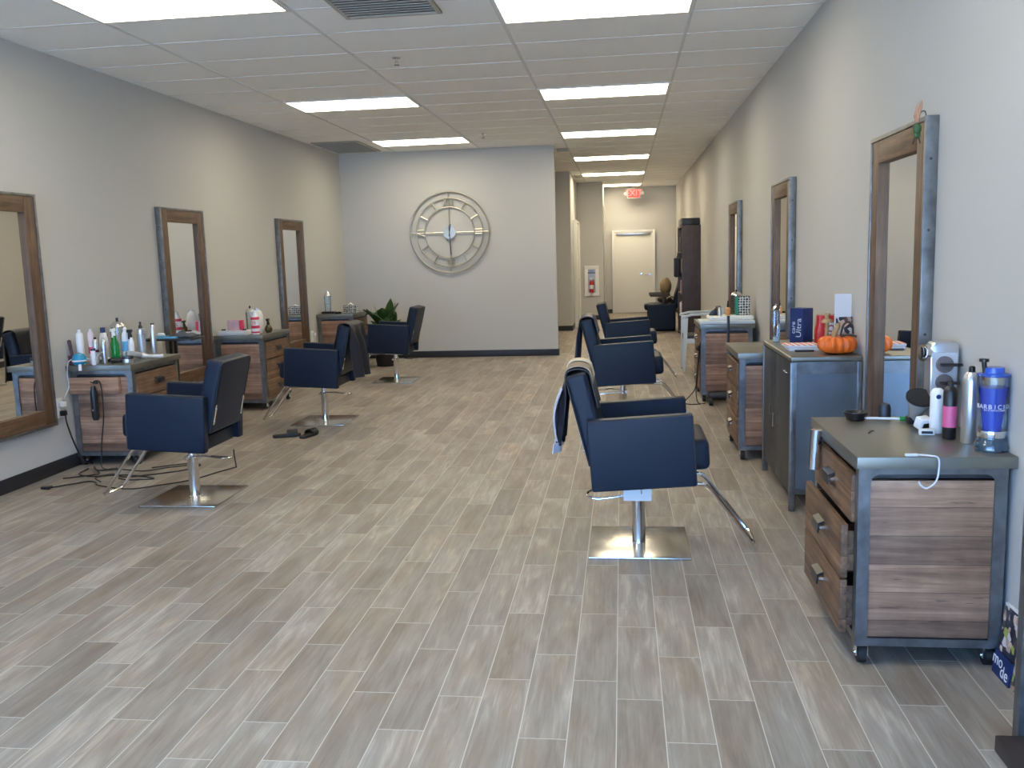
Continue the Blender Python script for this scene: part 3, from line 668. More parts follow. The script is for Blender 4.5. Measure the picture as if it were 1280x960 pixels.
ch = make_chair(); ch.location = (0.07, 4.63, 0)
ch['label'] = 'black styling chair in the right foreground with a white card under its arm'
CH = {'R1': ch}
for k, x, y, rz, lab in (('R2', -0.005, 7.93, 0, 'middle of the three black styling chairs on the right side'),
                         ('R3', 0.05, 10.85, 0, 'farthest of the three black styling chairs on the right side'),
                         ('L1', -2.812, 5.52, PI, 'black styling chair on the left by the cords, nearest on that side'),
                         ('L2', -2.83, 8.25, PI, 'black styling chair on the left with a black cape over its back'),
                         ('L3', -2.83, 11.05, PI, 'black styling chair on the left beside the potted plant')):
    CH[k] = dup(ch, lab, (x, y, 0), rz)
for p_ in CH['R2'].children:
    if not p_.name.startswith(('base_plate', 'column')): p_.location.z += 0.035
# white card under the near arm
cd = MB().box(-0.068, 0.068, -0.0015, 0.0015, -0.036, 0.034).build('hanging_card', M['offwhite'])
tag(cd, 'white card hanging below the near armrest of the foreground right chair', 'card', loc=(0.062, 4.385, 0.333))
cd.rotation_euler = (0.05, 0, 0)
MB().cyl((0.02, 0, 0.03), (0.02, 0, 0.0), 0.003).build('clip', M['chrome'], cd)

# capes and towels
def drape(name, lab, cat, loc, rz, width, front, back, material, top=0.940, xtop=-0.293, wob=0.02, flare=0.0, skew=0.0, seed=1, shift=0.0, lean=0.25):
    rnd = random.Random(seed); ph = [rnd.uniform(0, 6.28) for _ in range(4)]
    tot = front+0.12+back
    def fn(u, v):
        s = v*tot; y = (u-0.5)*width
        if s < front:
            d = front-s; x = xtop+0.065+d*lean; z = top-0.03-d*0.97; k = d
        elif s < front+0.12:
            q = (s-front)/0.12; a = q*PI; x = xtop+0.065*math.cos(a); z = top-0.03+0.04*math.sin(a); k = 0
        else:
            d = s-front-0.12; x = xtop-0.065-d*0.10; z = top-0.03-d*0.98; k = d
        w = wob*min(1, k/0.15)
        x += w*math.sin(u*14+ph[0]+v*2)*(-1 if s > front else 0.15)
        y = y*(1+flare*k)+skew*k+0.01*math.sin(v*9+ph[1]) + shift
        return (x, y, z)
    o = MB().grid(fn, 36, 40, 0.005).build(name, material)
    tag(o, lab, cat, loc=loc, rz=rz); return o
drape('salon_cape', 'black salon cape draped over the back of the second left chair', 'cape', (-2.83, 8.25, 0), PI, 0.40, 0.20, 0.48, M['cloth'], wob=0.035, flare=0.25, seed=3)
drape('salon_cape', 'dark navy cape hanging down the back of the middle right chair', 'cape', (-0.005, 7.93, 0.035), 0, 0.44, 0.12, 0.42, M['bcloth'], wob=0.02, seed=4, xtop=-0.296)
c1 = drape('salon_cape', 'dark cape with pale hem hanging on the back of the foreground right chair', 'cape', (0.07, 4.63, 0), 0, 0.34, 0.16, 0.36, M['cloth'], wob=0.02, seed=5, xtop=-0.296)
c1.name = 'salon_cape'
def fn_h(u, v):
    return (-0.305-0.065-0.36*0.10-v*0.006-0.02*math.sin(u*14+2.0), (u-0.5)*0.36, 0.940-0.03-0.36*0.98-0.05*v+0.015)
MB().grid(fn_h, 24, 4, 0.006).build('hem', M['hem'], c1)
def fn_e(u, v):
    d = u*0.26
    return (-0.305-0.085-d*0.10-0.012*math.sin(v*3), -0.17-0.02*v+0.0*d, 0.93-0.06-d)
def fn_l(u, v):
    d = 0.06+v*0.27
    return (-0.368-d*0.11-0.028*math.sin(PI*v)-0.010*math.sin(u*7), -0.165+u*0.24*(0.7+0.3*math.sin(PI*v)), 0.91-d)
MB().grid(fn_l, 16, 16, 0.004).build('pale_lining', M['hem'], c1)
tw = drape('towel', 'tan towel folded over the top of the foreground right chair back', 'towel', (0.07, 4.63, 0.012), 0, 0.30, 0.05, 0.06, M['tan'], wob=0.0, seed=6, xtop=-0.296)
tw2 = drape('towel', 'cream towel strip across the top of the foreground right chair back', 'towel', (0.07, 4.63, 0.022), 0, 0.10, 0.05, 0.035, M['cream'], wob=0.0, seed=7, xtop=-0.296, shift=0.08)

# ------------------------------------------------------------------ bottles and small things
def bottle(name, lab, loc, prof, material, cap=None, capprof=None, label=None, labelmat=None, cat='bottle', rz=0, capname='cap', seg=24):
    o = T(name, lab, cat, loc, rz)
    MB().lathe(prof, seg=seg).build('body', material, o)
    if cap: MB().lathe(capprof, seg=20).build(capname, cap, o)
    if label:
        r, z0, z1 = label
        MB().lathe([(r-0.002, z0), (r+0.0006, z0), (r+0.0006, z1), (r-0.002, z1)], seg=24).build('label_band', labelmat, o)
    return o
def canprof(r, h, sh=0.02, neck=0.5):
    return [(r*0.92, 0), (r, 0.004), (r, h-sh), (r*0.8, h-sh*0.35), (r*neck, h), (0, h)]
def spray_head(o, z, r, m, s=1, d=(0, -1)):
    dx, dy = d
    MB().lathe([(r*0.42, z), (r*0.42, z+0.02*s), (r*0.25, z+0.024*s), (r*0.25, z+0.04*s), (0, z+0.041*s)]).box(-0.010*s, 0.010*s, -0.035*s, 0.018*s, z+0.036*s, z+0.058*s, 0.004*s).prism([(-0.022*s, z+0.036*s), (-0.014*s, z+0.036*s), (-0.020*s, z-0.012*s), (-0.027*s, z-0.010*s)], -0.005*s, 0.005*s, 'x').build('spray_trigger', m, o)

Z1 = ZT+0.0005
# nearest right station
hs = bottle('spray_can', 'tall silver spray can with black nozzle on the nearest right station', (1.262, 3.45, Z1), canprof(0.031, 0.262, 0.03), M['silver'], M['black'], [(0.011, 0.262), (0.011, 0.28), (0.007, 0.284), (0, 0.284)])
bottle('spray_can', 'slim black and pink spray can left of the tall silver one', (1.218, 3.53, Z1), canprof(0.0245, 0.198, 0.018), M['black'], M['black'], [(0.010, 0.198), (0.010, 0.213), (0.006, 0.219), (0, 0.219)], (0.0245, 0.045, 0.125), M['pink'])
bottle('bottle', 'thin white bottle with red cap between silver can and blue jar', (1.322, 3.53, Z1), [(0.015, 0), (0.016, 0.003), (0.016, 0.215), (0.010, 0.222), (0, 0.222)], M['whitep'], M['red'], [(0.012, 0.222), (0.012, 0.240), (0, 0.241)])
wb = bottle('bottle', 'white bottle with a small blue emblem behind the pink can', (1.208, 3.64, Z1), canprof(0.026, 0.175, 0.02), M['whitep'])
MB().cyl((-0.004, -0.0265, 0.145), (-0.004, -0.0275, 0.145), 0.009, seg=16).build('emblem', M['navy'], wb)
# blue disinfectant jar
jr = T('disinfectant_jar', 'clear glass jar of blue disinfectant with white lettering at the right edge', 'jar', (1.292, 3.33, Z1))
MB().lathe([(0.0, 0), (0.058, 0.0), (0.060, 0.012), (0.052, 0.030), (0.046, 0.042), (0.045, 0.055)]).build('base', mat('blue_green_glass_base', (0.012, 0.04, 0.07), 0.06, spec=0.9, coat=1), jr)
MB().lathe([(0.0465, 0.048), (0.047, 0.05), (0.047, 0.070), (0.0465, 0.072)]).build('metal_band', M['chrome'], jr)
MB().lathe([(0.0, 0.058), (0.028, 0.058), (0.030, 0.08), (0.045, 0.20), (0.049, 0.225), (0.0, 0.226)]).build('blue_liquid', M['jarblue'], jr)
MB().lathe([(0.044, 0.055), (0.046, 0.08), (0.053, 0.225), (0.055, 0.268), (0.053, 0.270)]).build('glass_body', M['shell'], jr)
MB().lathe([(0.0, 0.264), (0.054, 0.264), (0.054, 0.272), (0.034, 0.276), (0.033, 0.295), (0, 0.296)]).build('lid', mat('blue_plastic_lid', (0.05, 0.14, 0.65), 0.2, trans=0.4), jr)
MB().cyl((-0.03, 0, 0.27), (-0.035, 0, 0.315), 0.008).cyl((-0.035, 0, 0.315), (-0.035, 0, 0.325), 0.016).build('lift_knob', M['black'], jr)
tj = MB()
def ring_text(s, rad, zc, size, a0, step):
    for i, chh in enumerate(s):
        if chh == ' ': continue
        a = a0+(i-(len(s)-1)/2)*step
        Mx = Matrix.Translation((rad*math.sin(a), -rad*math.cos(a), zc)) @ Matrix.Rotation(a, 4, 'Z') @ Matrix.Rotation(PI/2, 4, 'X')
        tj.text(chh, size, 0.001, Mx)
ring_text('BARBICIDE', 0.0515, 0.160, 0.022, -0.22, 0.30)
ring_text('DISINFECTANT', 0.0508, 0.148, 0.008, -0.2, 0.12)
tj.build('lettering', M['whitep'], jr)
# tool holder tower
th = T('tool_holder', 'silver upright tool holder with two round sockets beside the right mirror', 'tool holder', (1.270, 3.80, Z1), 0)
MB().prism([(-0.050, 0.0), (0.050, 0.0), (0.058, 0.315), (0.050, 0.340), (-0.035, 0.340), (-0.052, 0.320)], -0.035, 0.045, 'y', 0.008).build('body', M['silver'], th)
MB().prism([(-0.042, 0.12), (0.042, 0.12), (0.050, 0.300), (-0.048, 0.300)], -0.040, -0.036, 'y').build('face_plate', mat('pale_grey_plate', (0.55, 0.57, 0.60), 0.3, 0.2), th)
for zc, hl in ((0.252, 0.06), (0.180, 0.05)):
    s = MB().cyl((0, -0.036, zc), (0, -0.050, zc), 0.033, seg=28).build('socket', mat('brown_grey_socket', (0.12, 0.105, 0.11), 0.4), th)
    MB().box(-0.02, hl, -0.075, -0.051, zc-0.005, zc+0.005, 0.003).build('paddle_handle', M['black'], s)
MB().cyl((-0.048, 0.0, 0.297), (-0.075, -0.01, 0.297), 0.036, 0.034, seg=28).cyl((-0.075, -0.01, 0.297), (-0.079, -0.01, 0.297), 0.024, seg=20).build('side_knob', M['chrome'], th)
# ring shaped diffuser
dm = T('dryer_diffuser', 'black and grey round dryer nozzle leaning below the tool holder', 'dryer attachment', (1.185, 3.83, Z1), 0)
MB().lathe([(0.020, 0.0), (0.030, 0.05), (0.050, 0.10), (0.053, 0.115), (0.049, 0.115), (0.0, 0.09)], M=Matrix.Translation((0, 0, 0.02)) @ Matrix.Rotation(0.55, 4, 'X')).build('cone', M['silverplate'], dm)
MB().lathe([(0.050, 0.110), (0.054, 0.110), (0.054, 0.120), (0.046, 0.120)], M=Matrix.Translation((0, 0, 0.02)) @ Matrix.Rotation(0.55, 4, 'X')).build('rim', M['black'], dm)
MB().box(-0.03, 0.04, -0.02, 0.03, 0, 0.03, 0.006).build('foot', M['black'], dm)
# small white plug block, label block, stick
o = MB().box(-0.028, 0.028, -0.02, 0.02, 0, 0.045, 0.008, 3).build('power_adapter', M['whitep']); tag(o, 'chunky white plug adapter lying by the green ended stick', 'adapter', loc=(1.165, 3.68, Z1+0.012), rz=0.5); o.rotation_euler = (0.35, 0.0, 0.5)
MB().box(-0.018, 0.018, -0.021, -0.0205, 0.01, 0.03).build('dark_face', M['black'], o)
o = MB().box(-0.028, 0.028, -0.012, 0.012, 0, 0.022, 0.003).build('label_block', M['offwhite']); tag(o, 'small cream block with dark print in front of the plug adapter', 'block', loc=(1.160, 3.60, Z1), rz=-0.15)
MB().box(-0.02, 0.02, -0.0128, -0.0122, 0.006, 0.016).build('print', M['black'], o)
o = T('comb', 'white tail comb with a green end lying on the nearest right station', 'comb', (1.11, 3.88, Z1+0.012), -0.15)
MB().cyl((-0.10, 0, 0), (0.03, 0, 0), 0.005).build('shaft', M['whitep'], o)
MB().cyl((0.03, 0, 0), (0.075, 0, 0), 0.010).build('green_end', M['green'], o)
MB().tube(smooth_path([(-0.10, 0, 0), (-0.12, 0, 0.008), (-0.135, 0, 0.002)]), 0.003).build('hook_end', M['whitep'], o)
o = MB().lathe([(0, 0), (0.026, 0), (0.026, 0.045), (0.02, 0.062), (0, 0.068)]).build('jar', M['steeldark']); tag(o, 'short black rounded jar near the far edge of the nearest right station', 'jar', loc=(1.100, 3.955, Z1))
o = MB().lathe([(0.0, 0.0), (0.035, 0.0), (0.05, 0.03), (0.05, 0.035), (0.045, 0.035), (0.03, 0.008), (0, 0.006)]).build('tint_bowl', M['black']); tag(o, 'black tint bowl at the far corner of the nearest right station', 'bowl', loc=(0.975, 3.925, Z1))
# white cable with hook at near edge
o = T('usb_cable', 'short white cable hanging over the front edge of the nearest right station', 'cable', (1.0, 3.205, ZT), 0)
MB().tube(smooth_path([(0.01, 0.02, 0.006), (0.045, -0.005, 0.008), (0.070, -0.014, 0.0), (0.072, -0.014, -0.05), (0.062, -0.014, -0.085), (0.035, -0.014, -0.105), (0.015, -0.014, -0.095), (0.008, -0.014, -0.08)]), 0.003).build('cord', M['cordw'], o)
MB().box(-0.03, 0.012, 0.012, 0.028, 0.001, 0.010, 0.003).build('plug', M['cordw'], o)
# hanging metallic cylinder at the front corner
o = T('tool_tube', 'chrome tube holder fixed to the drawer side of the nearest right station', 'tool holder', (0.782, 3.80, 0.60))
MB().cyl((0, 0, 0), (0.008, 0, 0.165), 0.022, 0.024, seg=24).build('tube', M['chrome'], o)
MB().box(0.0, 0.032, -0.01, 0.01, 0.10, 0.14, 0.003).build('bracket', M['steeldark'], o)
# tiny clip on the top
o = MB().tube([(0, 0, 0.003), (0.02, 0.03, 0.006), (0.03, 0.045, 0.003)], 0.002).build('hair_pin', M['black']); tag(o, 'tiny dark hair pin on the bare left part of the nearest right station', 'hair pin', loc=(0.95, 3.62, Z1))

# things on the tall steel cabinet (top z 0.90)
ZB = 0.9005
pk = T('pumpkin', 'glossy orange decorative pumpkin on the tall steel cabinet', 'pumpkin', (1.222, 5.37, ZB))
def pump(u, v):
    a = u*2*PI; ph = v*PI; r = 0.108*(1-0.17*abs(math.cos(a*7))**5)
    rr = r*math.sin(ph)**0.62; z = 0.055-0.055*math.cos(ph)*(1 if math.cos(ph) > 0 else 1); z = 0.055-math.copysign(abs(math.cos(ph))**0.8, math.cos(ph))*0.052
    if v > 0.8: z -= (v-0.8)*0.06
    return (rr*math.cos(a), rr*math.sin(a), z)
MB().grid(pump, 97, 24).build('body', M['orange'], pk, 60)
MB().tube(smooth_path([(-0.02, 0, 0.095), (-0.015, 0, 0.125), (0.0, 0, 0.15), (0.0, 0, 0.175)]), 0.015, 10, radii=None).build('stem', M['stem'], pk)
MB().tube(smooth_path([(0.02, 0.01, 0.10), (0.035, 0.01, 0.16), (0.06, 0.01, 0.18), (0.085, 0.01, 0.16), (0.09, 0.01, 0.11)]), 0.006, 8).tube(smooth_path([(0.015, -0.02, 0.10), (0.05, -0.03, 0.112), (0.10, -0.03, 0.10)]), 0.006, 8).build('vine_handle', M['vine'], pk)
mu = T('mushroom_ornament', 'small tan wooden mushroom ornament standing behind the pumpkin', 'ornament', (1.205, 5.56, ZB))
MB().lathe([(0.0, 0), (0.030, 0), (0.022, 0.05), (0.012, 0.10), (0.012, 0.17), (0, 0.17)]).build('stalk', M['stem'], mu)
MB().lathe([(0.0, 0.165), (0.034, 0.165), (0.03, 0.18), (0.012, 0.19), (0.012, 0.205), (0.018, 0.21), (0.016, 0.22), (0, 0.22)]).build('cap', M['stem'], mu)
rb = T('gift_tin', 'red ornamented tin behind the pumpkin on the tall steel cabinet', 'tin', (1.262, 5.83, ZB))
MB().prism([(-0.065, 0), (0.065, 0), (0.065, 0.10), (0.055, 0.13), (0.055, 0.19), (-0.055, 0.19), (-0.055, 0.13), (-0.065, 0.10)], -0.05, 0.05, 'y', 0.006).build('body', M['red'], rb)
q = MB()
for k in range(10):
    a = k*2*PI/10
    q.cyl((0.015+0.030*math.cos(a), -0.051, 0.11+0.03*math.sin(a)), (0.015+0.03*math.cos(a), -0.055, 0.11+0.03*math.sin(a)), 0.009, seg=10)
q.cyl((0.015, -0.051, 0.11), (0.015, -0.056, 0.11), 0.014, seg=12).build('wreath_emblem', M['hem'], rb)
nv = T('gift_box', 'navy blue box with white lettering on the tall steel cabinet', 'box', (1.145, 6.02, ZB), 0.65)
MB().box(-0.045, 0.045, -0.055, 0.055, 0, 0.225, 0.003).build('carton', M['navy'], nv)
tx = MB(); Mx = Matrix.Translation((-0.0460, -0.020, 0.10)) @ Matrix.Rotation(-PI/2, 4, 'Z') @ Matrix.Rotation(PI/2, 4, 'X') @ Matrix.Rotation(PI/2, 4, 'Z')
tx.text('Ultra', 0.060, 0.001, Mx).text('care', 0.045, 0.001, Matrix.Translation((0, 0.045, 0)) @ Mx)
tx.build('lettering', M['hem'], nv)
gb = T('glass_canister', 'clear glass canister beside the navy box', 'canister', (0.998, 6.10, ZB))
MB().box(-0.022, 0.022, -0.03, 0.03, 0, 0.21, 0.004).build('glass_body', M['shell'], gb)
MB().prism([(-0.024, 0.21), (0.024, 0.21), (0, 0.238)], -0.032, 0.032, 'y').cyl((0, 0, 0.236), (0, 0, 0.25), 0.006).build('lid', M['glass'], gb)
MB().box(-0.018, 0.018, -0.026, 0.026, 0.004, 0.03, 0.003).build('contents', M['whitep'], gb)
nb1 = T('notebook', 'stack top notebook with coral striped cover left of the pumpkin', 'notebook', (1.07, 5.63, ZB+0.017), 0.04)
MB().box(-0.095, 0.095, -0.07, 0.10, 0.0, 0.012, 0.001).build('pages', M['pages'], nb1); MB().box(-0.096, 0.096, -0.071, 0.101, 0.0125, 0.0145).build('cover', M['coral'], nb1)
nb2 = T('notebook', 'white notepad under the coral striped notebook', 'notebook', (1.085, 5.62, ZB), 0.0)
MB().box(-0.10, 0.10, -0.075, 0.10, 0.0, 0.013, 0.001).build('pages', M['pages'], nb2); MB().box(-0.10, 0.10, -0.076, 0.101, 0.0132, 0.0155).build('cover', M['offwhite'], nb2)
o = MB().box(-0.06, 0.05, -0.012, 0.012, 0, 0.010, 0.003).build('pen', M['black']); tag(o, 'black pen lying before the notebooks on the tall steel cabinet', 'pen', loc=(1.07, 5.50, ZB))
bs = T('brochure_stand', 'clear stand of printed brochures against the wall beside the pumpkin', 'brochure stand', (1.284, 5.47, ZB), 0)
MB().box(-0.045, 0.05, 0.05, 0.056, 0.0, 0.335).build('white_sheet', M['offwhite'], bs)
MB().box(-0.040, 0.05, 0.036, 0.044, 0.0, 0.20).build('printed_leaflet', M['collage'], bs)
MB().box(-0.052, 0.055, 0.026, 0.029, 0.0, 0.10).box(-0.052, 0.055, 0.06, 0.063, 0.0, 0.22).box(-0.052, 0.055, 0.029, 0.06, 0, 0.003).build('acrylic_holder', M['shell'], bs)
o = MB().tube(smooth_path([(0, 0, 0.004), (0.05, 0.02, 0.02), (0.09, 0.0, 0.025), (0.12, -0.03, 0.006)]), 0.003).build('loose_cable', M['cord']); tag(o, 'short black cable between the navy box and the red tin', 'cable', loc=(1.12, 5.93, ZB))

# ornament on the mirror corner
on = T('mirror_ornament', 'small green and orange hanging ornament hooked on the near right mirror corner', 'ornament', (1.262, 4.15, 1.93))
on.scale = (0.8, 0.8, 0.8); on.location = (1.268, 4.15, 1.953)
MB().tube(smooth_path([(0.03, 0.01, 0.125), (0.02, 0.0, 0.145), (0.0, -0.005, 0.14), (-0.018, -0.012, 0.10)]), 0.003).build('loop', M['vine'], on)
q = MB()
for k, (dx, h) in enumerate(((-0.035, 0.15), (-0.025, 0.19), (-0.015, 0.17), (-0.005, 0.20), (-0.03, 0.13))):
    q.tube([(-0.02, -0.015, 0.09), (dx, -0.018, h-0.03), (dx+0.004, -0.018, h)], 0.006, 6, radii=[0.008, 0.007, 0.002])
q.build('straw_plume', mat('orange_straw', (0.36, 0.19, 0.12), 0.7, noise=0.3, nscale=60), on)
MB().ball((-0.02, -0.015, 0.055), 0.022, 1, 0.7, 1.3).ball((-0.02, -0.016, 0.02), 0.017, 1, 0.7, 1).build('green_body', mat('mottled_green', (0.02, 0.07, 0.022), 0.4, noise=1.0, nscale=160), on)
MB().tube([(-0.03, -0.015, 0.01), (-0.042, -0.015, -0.025)], 0.004).tube([(-0.012, -0.015, 0.01), (-0.002, -0.015, -0.022)], 0.004).build('legs', M['vine'], on)

# things on the far right station (0.775, 9.15)
o = MB().box(-0.255, 0.275, -0.205, 0.18, 0.0, 0.03, 0.010, 3).build('folded_towel', M['paleblue']); tag(o, 'pale blue folded cloth covering the far right station top', 'towel', loc=(1.02, 9.32, Z1))
o = MB().box(-0.20, 0.24, -0.10, 0.22, 0.0, 0.035, 0.014, 3).build('folded_towel', mat('white_towel', (0.8, 0.81, 0.8), 0.8)); tag(o, 'white folded towel on top of the pale blue cloth', 'towel', loc=(1.06, 9.34, Z1+0.031))
ZC = Z1+0.0675
pb = T('tissue_box', 'black and white patterned box with teal edge on the white towel', 'box', (1.215, 9.42, ZC))
MB().box(-0.055, 0.06, -0.06, 0.06, 0, 0.19, 0.003).build('carton', M['pattern'], pb)
MB().box(-0.075, -0.056, -0.061, 0.061, 0, 0.185, 0.003).build('teal_edge', M['teal'], pb)
sj = T('glass_jar', 'domed glass jar with black knob behind the patterned box', 'jar', (1.16, 9.52, ZC))
MB().lathe([(0.0, 0), (0.05, 0.0), (0.055, 0.19), (0.05, 0.19)]).build('glass_body', M['shell'], sj); MB().lathe([(0.056, 0.19), (0.056, 0.20), (0.04, 0.22), (0.015, 0.232), (0, 0.234)]).build('dome_lid', M['chrome'], sj); MB().cyl((0, 0, 0.232), (0, 0, 0.25), 0.008).build('knob', M['black'], sj)
ob = bottle('pump_bottle', 'small orange bottle with black pump on the white towel', (1.065, 9.42, ZC), [(0.024, 0), (0.026, 0.004), (0.026, 0.065), (0.012, 0.08), (0, 0.08)], M['orangeb'], M['black'], [(0.010, 0.08), (0.012, 0.10), (0.008, 0.12), (0.006, 0.145), (0, 0.147)])
o = MB().prism([(-0.06, 0), (0.045, 0), (0.03, 0.05), (0.0, 0.075), (-0.03, 0.05)], -0.03, 0.03, 'y', 0.006).build('hair_clipper', M['black']); tag(o, 'dark brown clipper at the left end of the white towel', 'clipper', loc=(0.935, 9.44, ZC))
o = MB().lathe([(0, 0), (0.024, 0), (0.022, 0.05), (0.010, 0.08), (0, 0.09)]).build('cone_bottle', M['silver']); tag(o, 'small silver cone bottle between the clipper and the orange bottle', 'bottle', loc=(0.975, 9.36, ZC))
MB().cyl((0, 0, 0.088), (0, 0, 0.098), 0.008).build('cap', M['black'], o)
# black upright stand in front of the far right station
ps = T('rolling_stand', 'black upright pole stand in front of the far right station', 'stand', (1.02, 8.98, 0))
MB().box(-0.012, 0.012, -0.012, 0.012, 0.07, 0.875, 0.003).build('pole', M['black'], ps)
MB().cyl((-0.19, 0, 0.09), (0.02, 0, 0.09), 0.035, seg=20).build('foot_drum', M['steeldark'], ps)
for dx in (-0.17, 0.0):
    MB().cyl((dx-0.018, -0.045, 0.036), (dx+0.018, -0.045, 0.036), 0.036, seg=20).cyl((dx, -0.045, 0.04), (dx, -0.02, 0.08), 0.008).build('wheel', M['rubber'], ps)
o = T('cable_bundle', 'black power cables hanging beside the far right station to the floor', 'cord', (0.74, 9.1, 0))
q = MB()
q.tube(smooth_path([(0.02, 0.0, 0.60), (-0.01, 0.0, 0.35), (-0.03, -0.02, 0.15), (-0.13, -0.06, 0.03), (-0.10, -0.12, 0.006), (0.02, -0.10, 0.006)]), 0.005, 6)
q.tube(smooth_path([(0.025, 0.03, 0.60), (0.0, 0.02, 0.30), (-0.02, 0.0, 0.10), (0.0, -0.04, 0.006), (0.06, -0.08, 0.006)]), 0.005, 6)
q.build('cords', M['cord'], o)
MB().ball((-0.0, 0.01, 0.55), 0.022, 1, 1, 1.3).build('plug', M['black'], o)

# ------------------------------------------------------------------ nearest left station items
def L1(x, y): return (x, y, Z1)
bottle('spray_can', 'tall white spray can at the left end of the crowded left station', L1(-4.135, 6.48), canprof(0.027, 0.25, 0.02, 0.4), M['whitep'], M['whitep'], [(0.012, 0.25), (0.012, 0.268), (0, 0.27)])
bottle('spray_can', 'pale pink spray can just right of the tall white one', L1(-4.075, 6.53), canprof(0.022, 0.25, 0.02, 0.4), mat('pale_pink_can', (0.70, 0.55, 0.58), 0.35), M['whitep'], [(0.010, 0.25), (0.010, 0.266), (0, 0.268)], (0.022, 0.08, 0.13), M['redlabel'])
pb2 = T('paddle_brush', 'plum coloured paddle brush standing against the wall left of the bottles', 'hair brush', (-4.175, 6.43, Z1), 0.15)
MB().box(-0.032, 0.032, -0.008, 0.008, 0.0, 0.075, 0.007, 3).build('paddle', M['purple'], pb2)
MB().tube([(0, 0, 0.07), (-0.005, 0.0, 0.10), (-0.015, 0, 0.185), (-0.016, 0, 0.195)], 0.012, 10, radii=[0.012, 0.012, 0.015, 0.008]).build('handle', M['purple'], pb2)
bottle('bottle', 'small silver bottle with tall black cap behind the pink can', L1(-4.155, 6.86), canprof(0.022, 0.155, 0.01, 0.8), M['silver'], M['black'], [(0.020, 0.155), (0.020, 0.20), (0, 0.202)])
wbr = T('vent_brush', 'white brush with black bristles lying before the black capped bottle', 'hair brush', (-4.05, 6.64, Z1+0.02), -0.1)
MB().box(-0.055, 0.05, -0.012, 0.012, 0.0, 0.012, 0.005, 3).ball((-0.045, 0, 0.008), 0.016).build('handle', M['whitep'], wbr); MB().box(-0.01, 0.05, -0.014, 0.014, -0.02, 0.0, 0.003).build('bristles', M['black'], wbr)
bd = T('hair_dryer', 'teal blue round hair dryer at the front edge of the crowded left station', 'hair dryer', (-4.085, 6.37, Z1))
MB().lathe([(0.0, -0.047), (0.022, -0.043), (0.042, -0.026), (0.051, 0.0), (0.049, 0.020), (0.034, 0.046), (0.0, 0.056)], c=(0, 0, 0.047)).build('head', M['blue'], bd)
MB().lathe([(0.0495, -0.010), (0.0525, -0.004), (0.0515, 0.002)], c=(0, 0, 0.047)).build('band', M['whitep'], bd)
MB().tube([(0.015, -0.02, 0.02), (0.022, -0.035, -0.03)], 0.012, 10).build('nozzle', M['whitep'], bd)
MB().tube(smooth_path([(-0.04, 0, 0.06), (-0.09, 0.0, 0.03), (-0.115, 0.01, -0.06), (-0.118, 0.02, -0.16), (-0.118, -0.06, -0.24)]), 0.004, 6).build('cord', M['cordw'], bd)
MB().tube(smooth_path([(0.035, 0.02, 0.06), (0.10, 0.04, 0.045), (0.13, 0.07, 0.09), (0.15, 0.12, 0.10)]), 0.003, 6).build('hang_loop', M['cordw'], bd)
s = bottle('spray_bottle', 'white bottle with dark blue cap beside the knobbed glass jar', L1(-4.105, 6.75), [(0.030, 0), (0.033, 0.01), (0.034, 0.17), (0.026, 0.21), (0.016, 0.225), (0, 0.225)], M['whitep'], M['navy'], [(0.019, 0.222), (0.019, 0.262), (0, 0.264)])
j = T('glass_jar', 'large glass jar with black knob at the back of the crowded left station', 'jar', L1(-4.10, 6.96))
MB().lathe([(0.0, 0), (0.055, 0), (0.057, 0.20), (0.054, 0.25)]).build('glass_body', M['shell'], j); MB().lathe([(0.058, 0.25), (0.056, 0.265), (0.035, 0.29), (0.01, 0.30), (0, 0.30)]).build('lid', M['chrome'], j); MB().cyl((0, 0, 0.298), (0, 0, 0.325), 0.010).build('knob', M['black'], j)
bottle('bottle', 'slim silver bottle with black band in front of the white and blue bottle', L1(-4.035, 6.52), canprof(0.020, 0.19, 0.012, 0.7), M['silver'], M['black'], [(0.010, 0.19), (0.010, 0.205), (0, 0.206)], (0.020, 0.09, 0.11), M['purple'])
bottle('bottle', 'slim silver bottle nearest the green spray bottle', L1(-3.975, 6.53), canprof(0.019, 0.185, 0.012, 0.7), M['silver'], M['silverplate'], [(0.009, 0.185), (0.009, 0.198), (0, 0.20)])
bottle('bottle', 'short purple labelled white tube near the hanging cords', L1(-4.005, 6.43), [(0.012, 0), (0.016, 0.004), (0.018, 0.11), (0, 0.112)], M['whitep'], M['purple'], [(0.019, 0.11), (0.019, 0.128), (0, 0.129)])
g = bottle('spray_bottle', 'bright green spray bottle with white top on the crowded left station', L1(-3.985, 6.70), [(0.030, 0), (0.032, 0.01), (0.032, 0.13), (0.018, 0.175), (0.014, 0.20), (0, 0.20)], M['green'])
spray_head(g, 0.198, 0.032, M['whitep'])
w4 = bottle('spray_bottle', 'white bottle with pale blue label and white top right of the green one', L1(-3.925, 6.76), canprof(0.029, 0.225, 0.03, 0.5), M['whitep'], M['whitep'], [(0.014, 0.225), (0.016, 0.25), (0.006, 0.262), (0, 0.263)], (0.029, 0.07, 0.15), M['bluecard'])
bs2 = bottle('spray_bottle', 'black trigger spray bottle left of the silver pump bottle', L1(-3.872, 6.745), [(0.022, 0), (0.024, 0.01), (0.024, 0.14), (0.012, 0.18), (0, 0.18)], M['whitep']); spray_head(bs2, 0.18, 0.03, M['black'], 1.1)
bottle('pump_bottle', 'wide silver bottle with black pointed cap on the crowded left station', L1(-3.835, 6.84), canprof(0.032, 0.245, 0.01, 0.6), M['silver'], M['black'], [(0.016, 0.245), (0.014, 0.262), (0.008, 0.27), (0.008, 0.295), (0, 0.297)], (0.032, 0.05, 0.20), M['silverplate'])
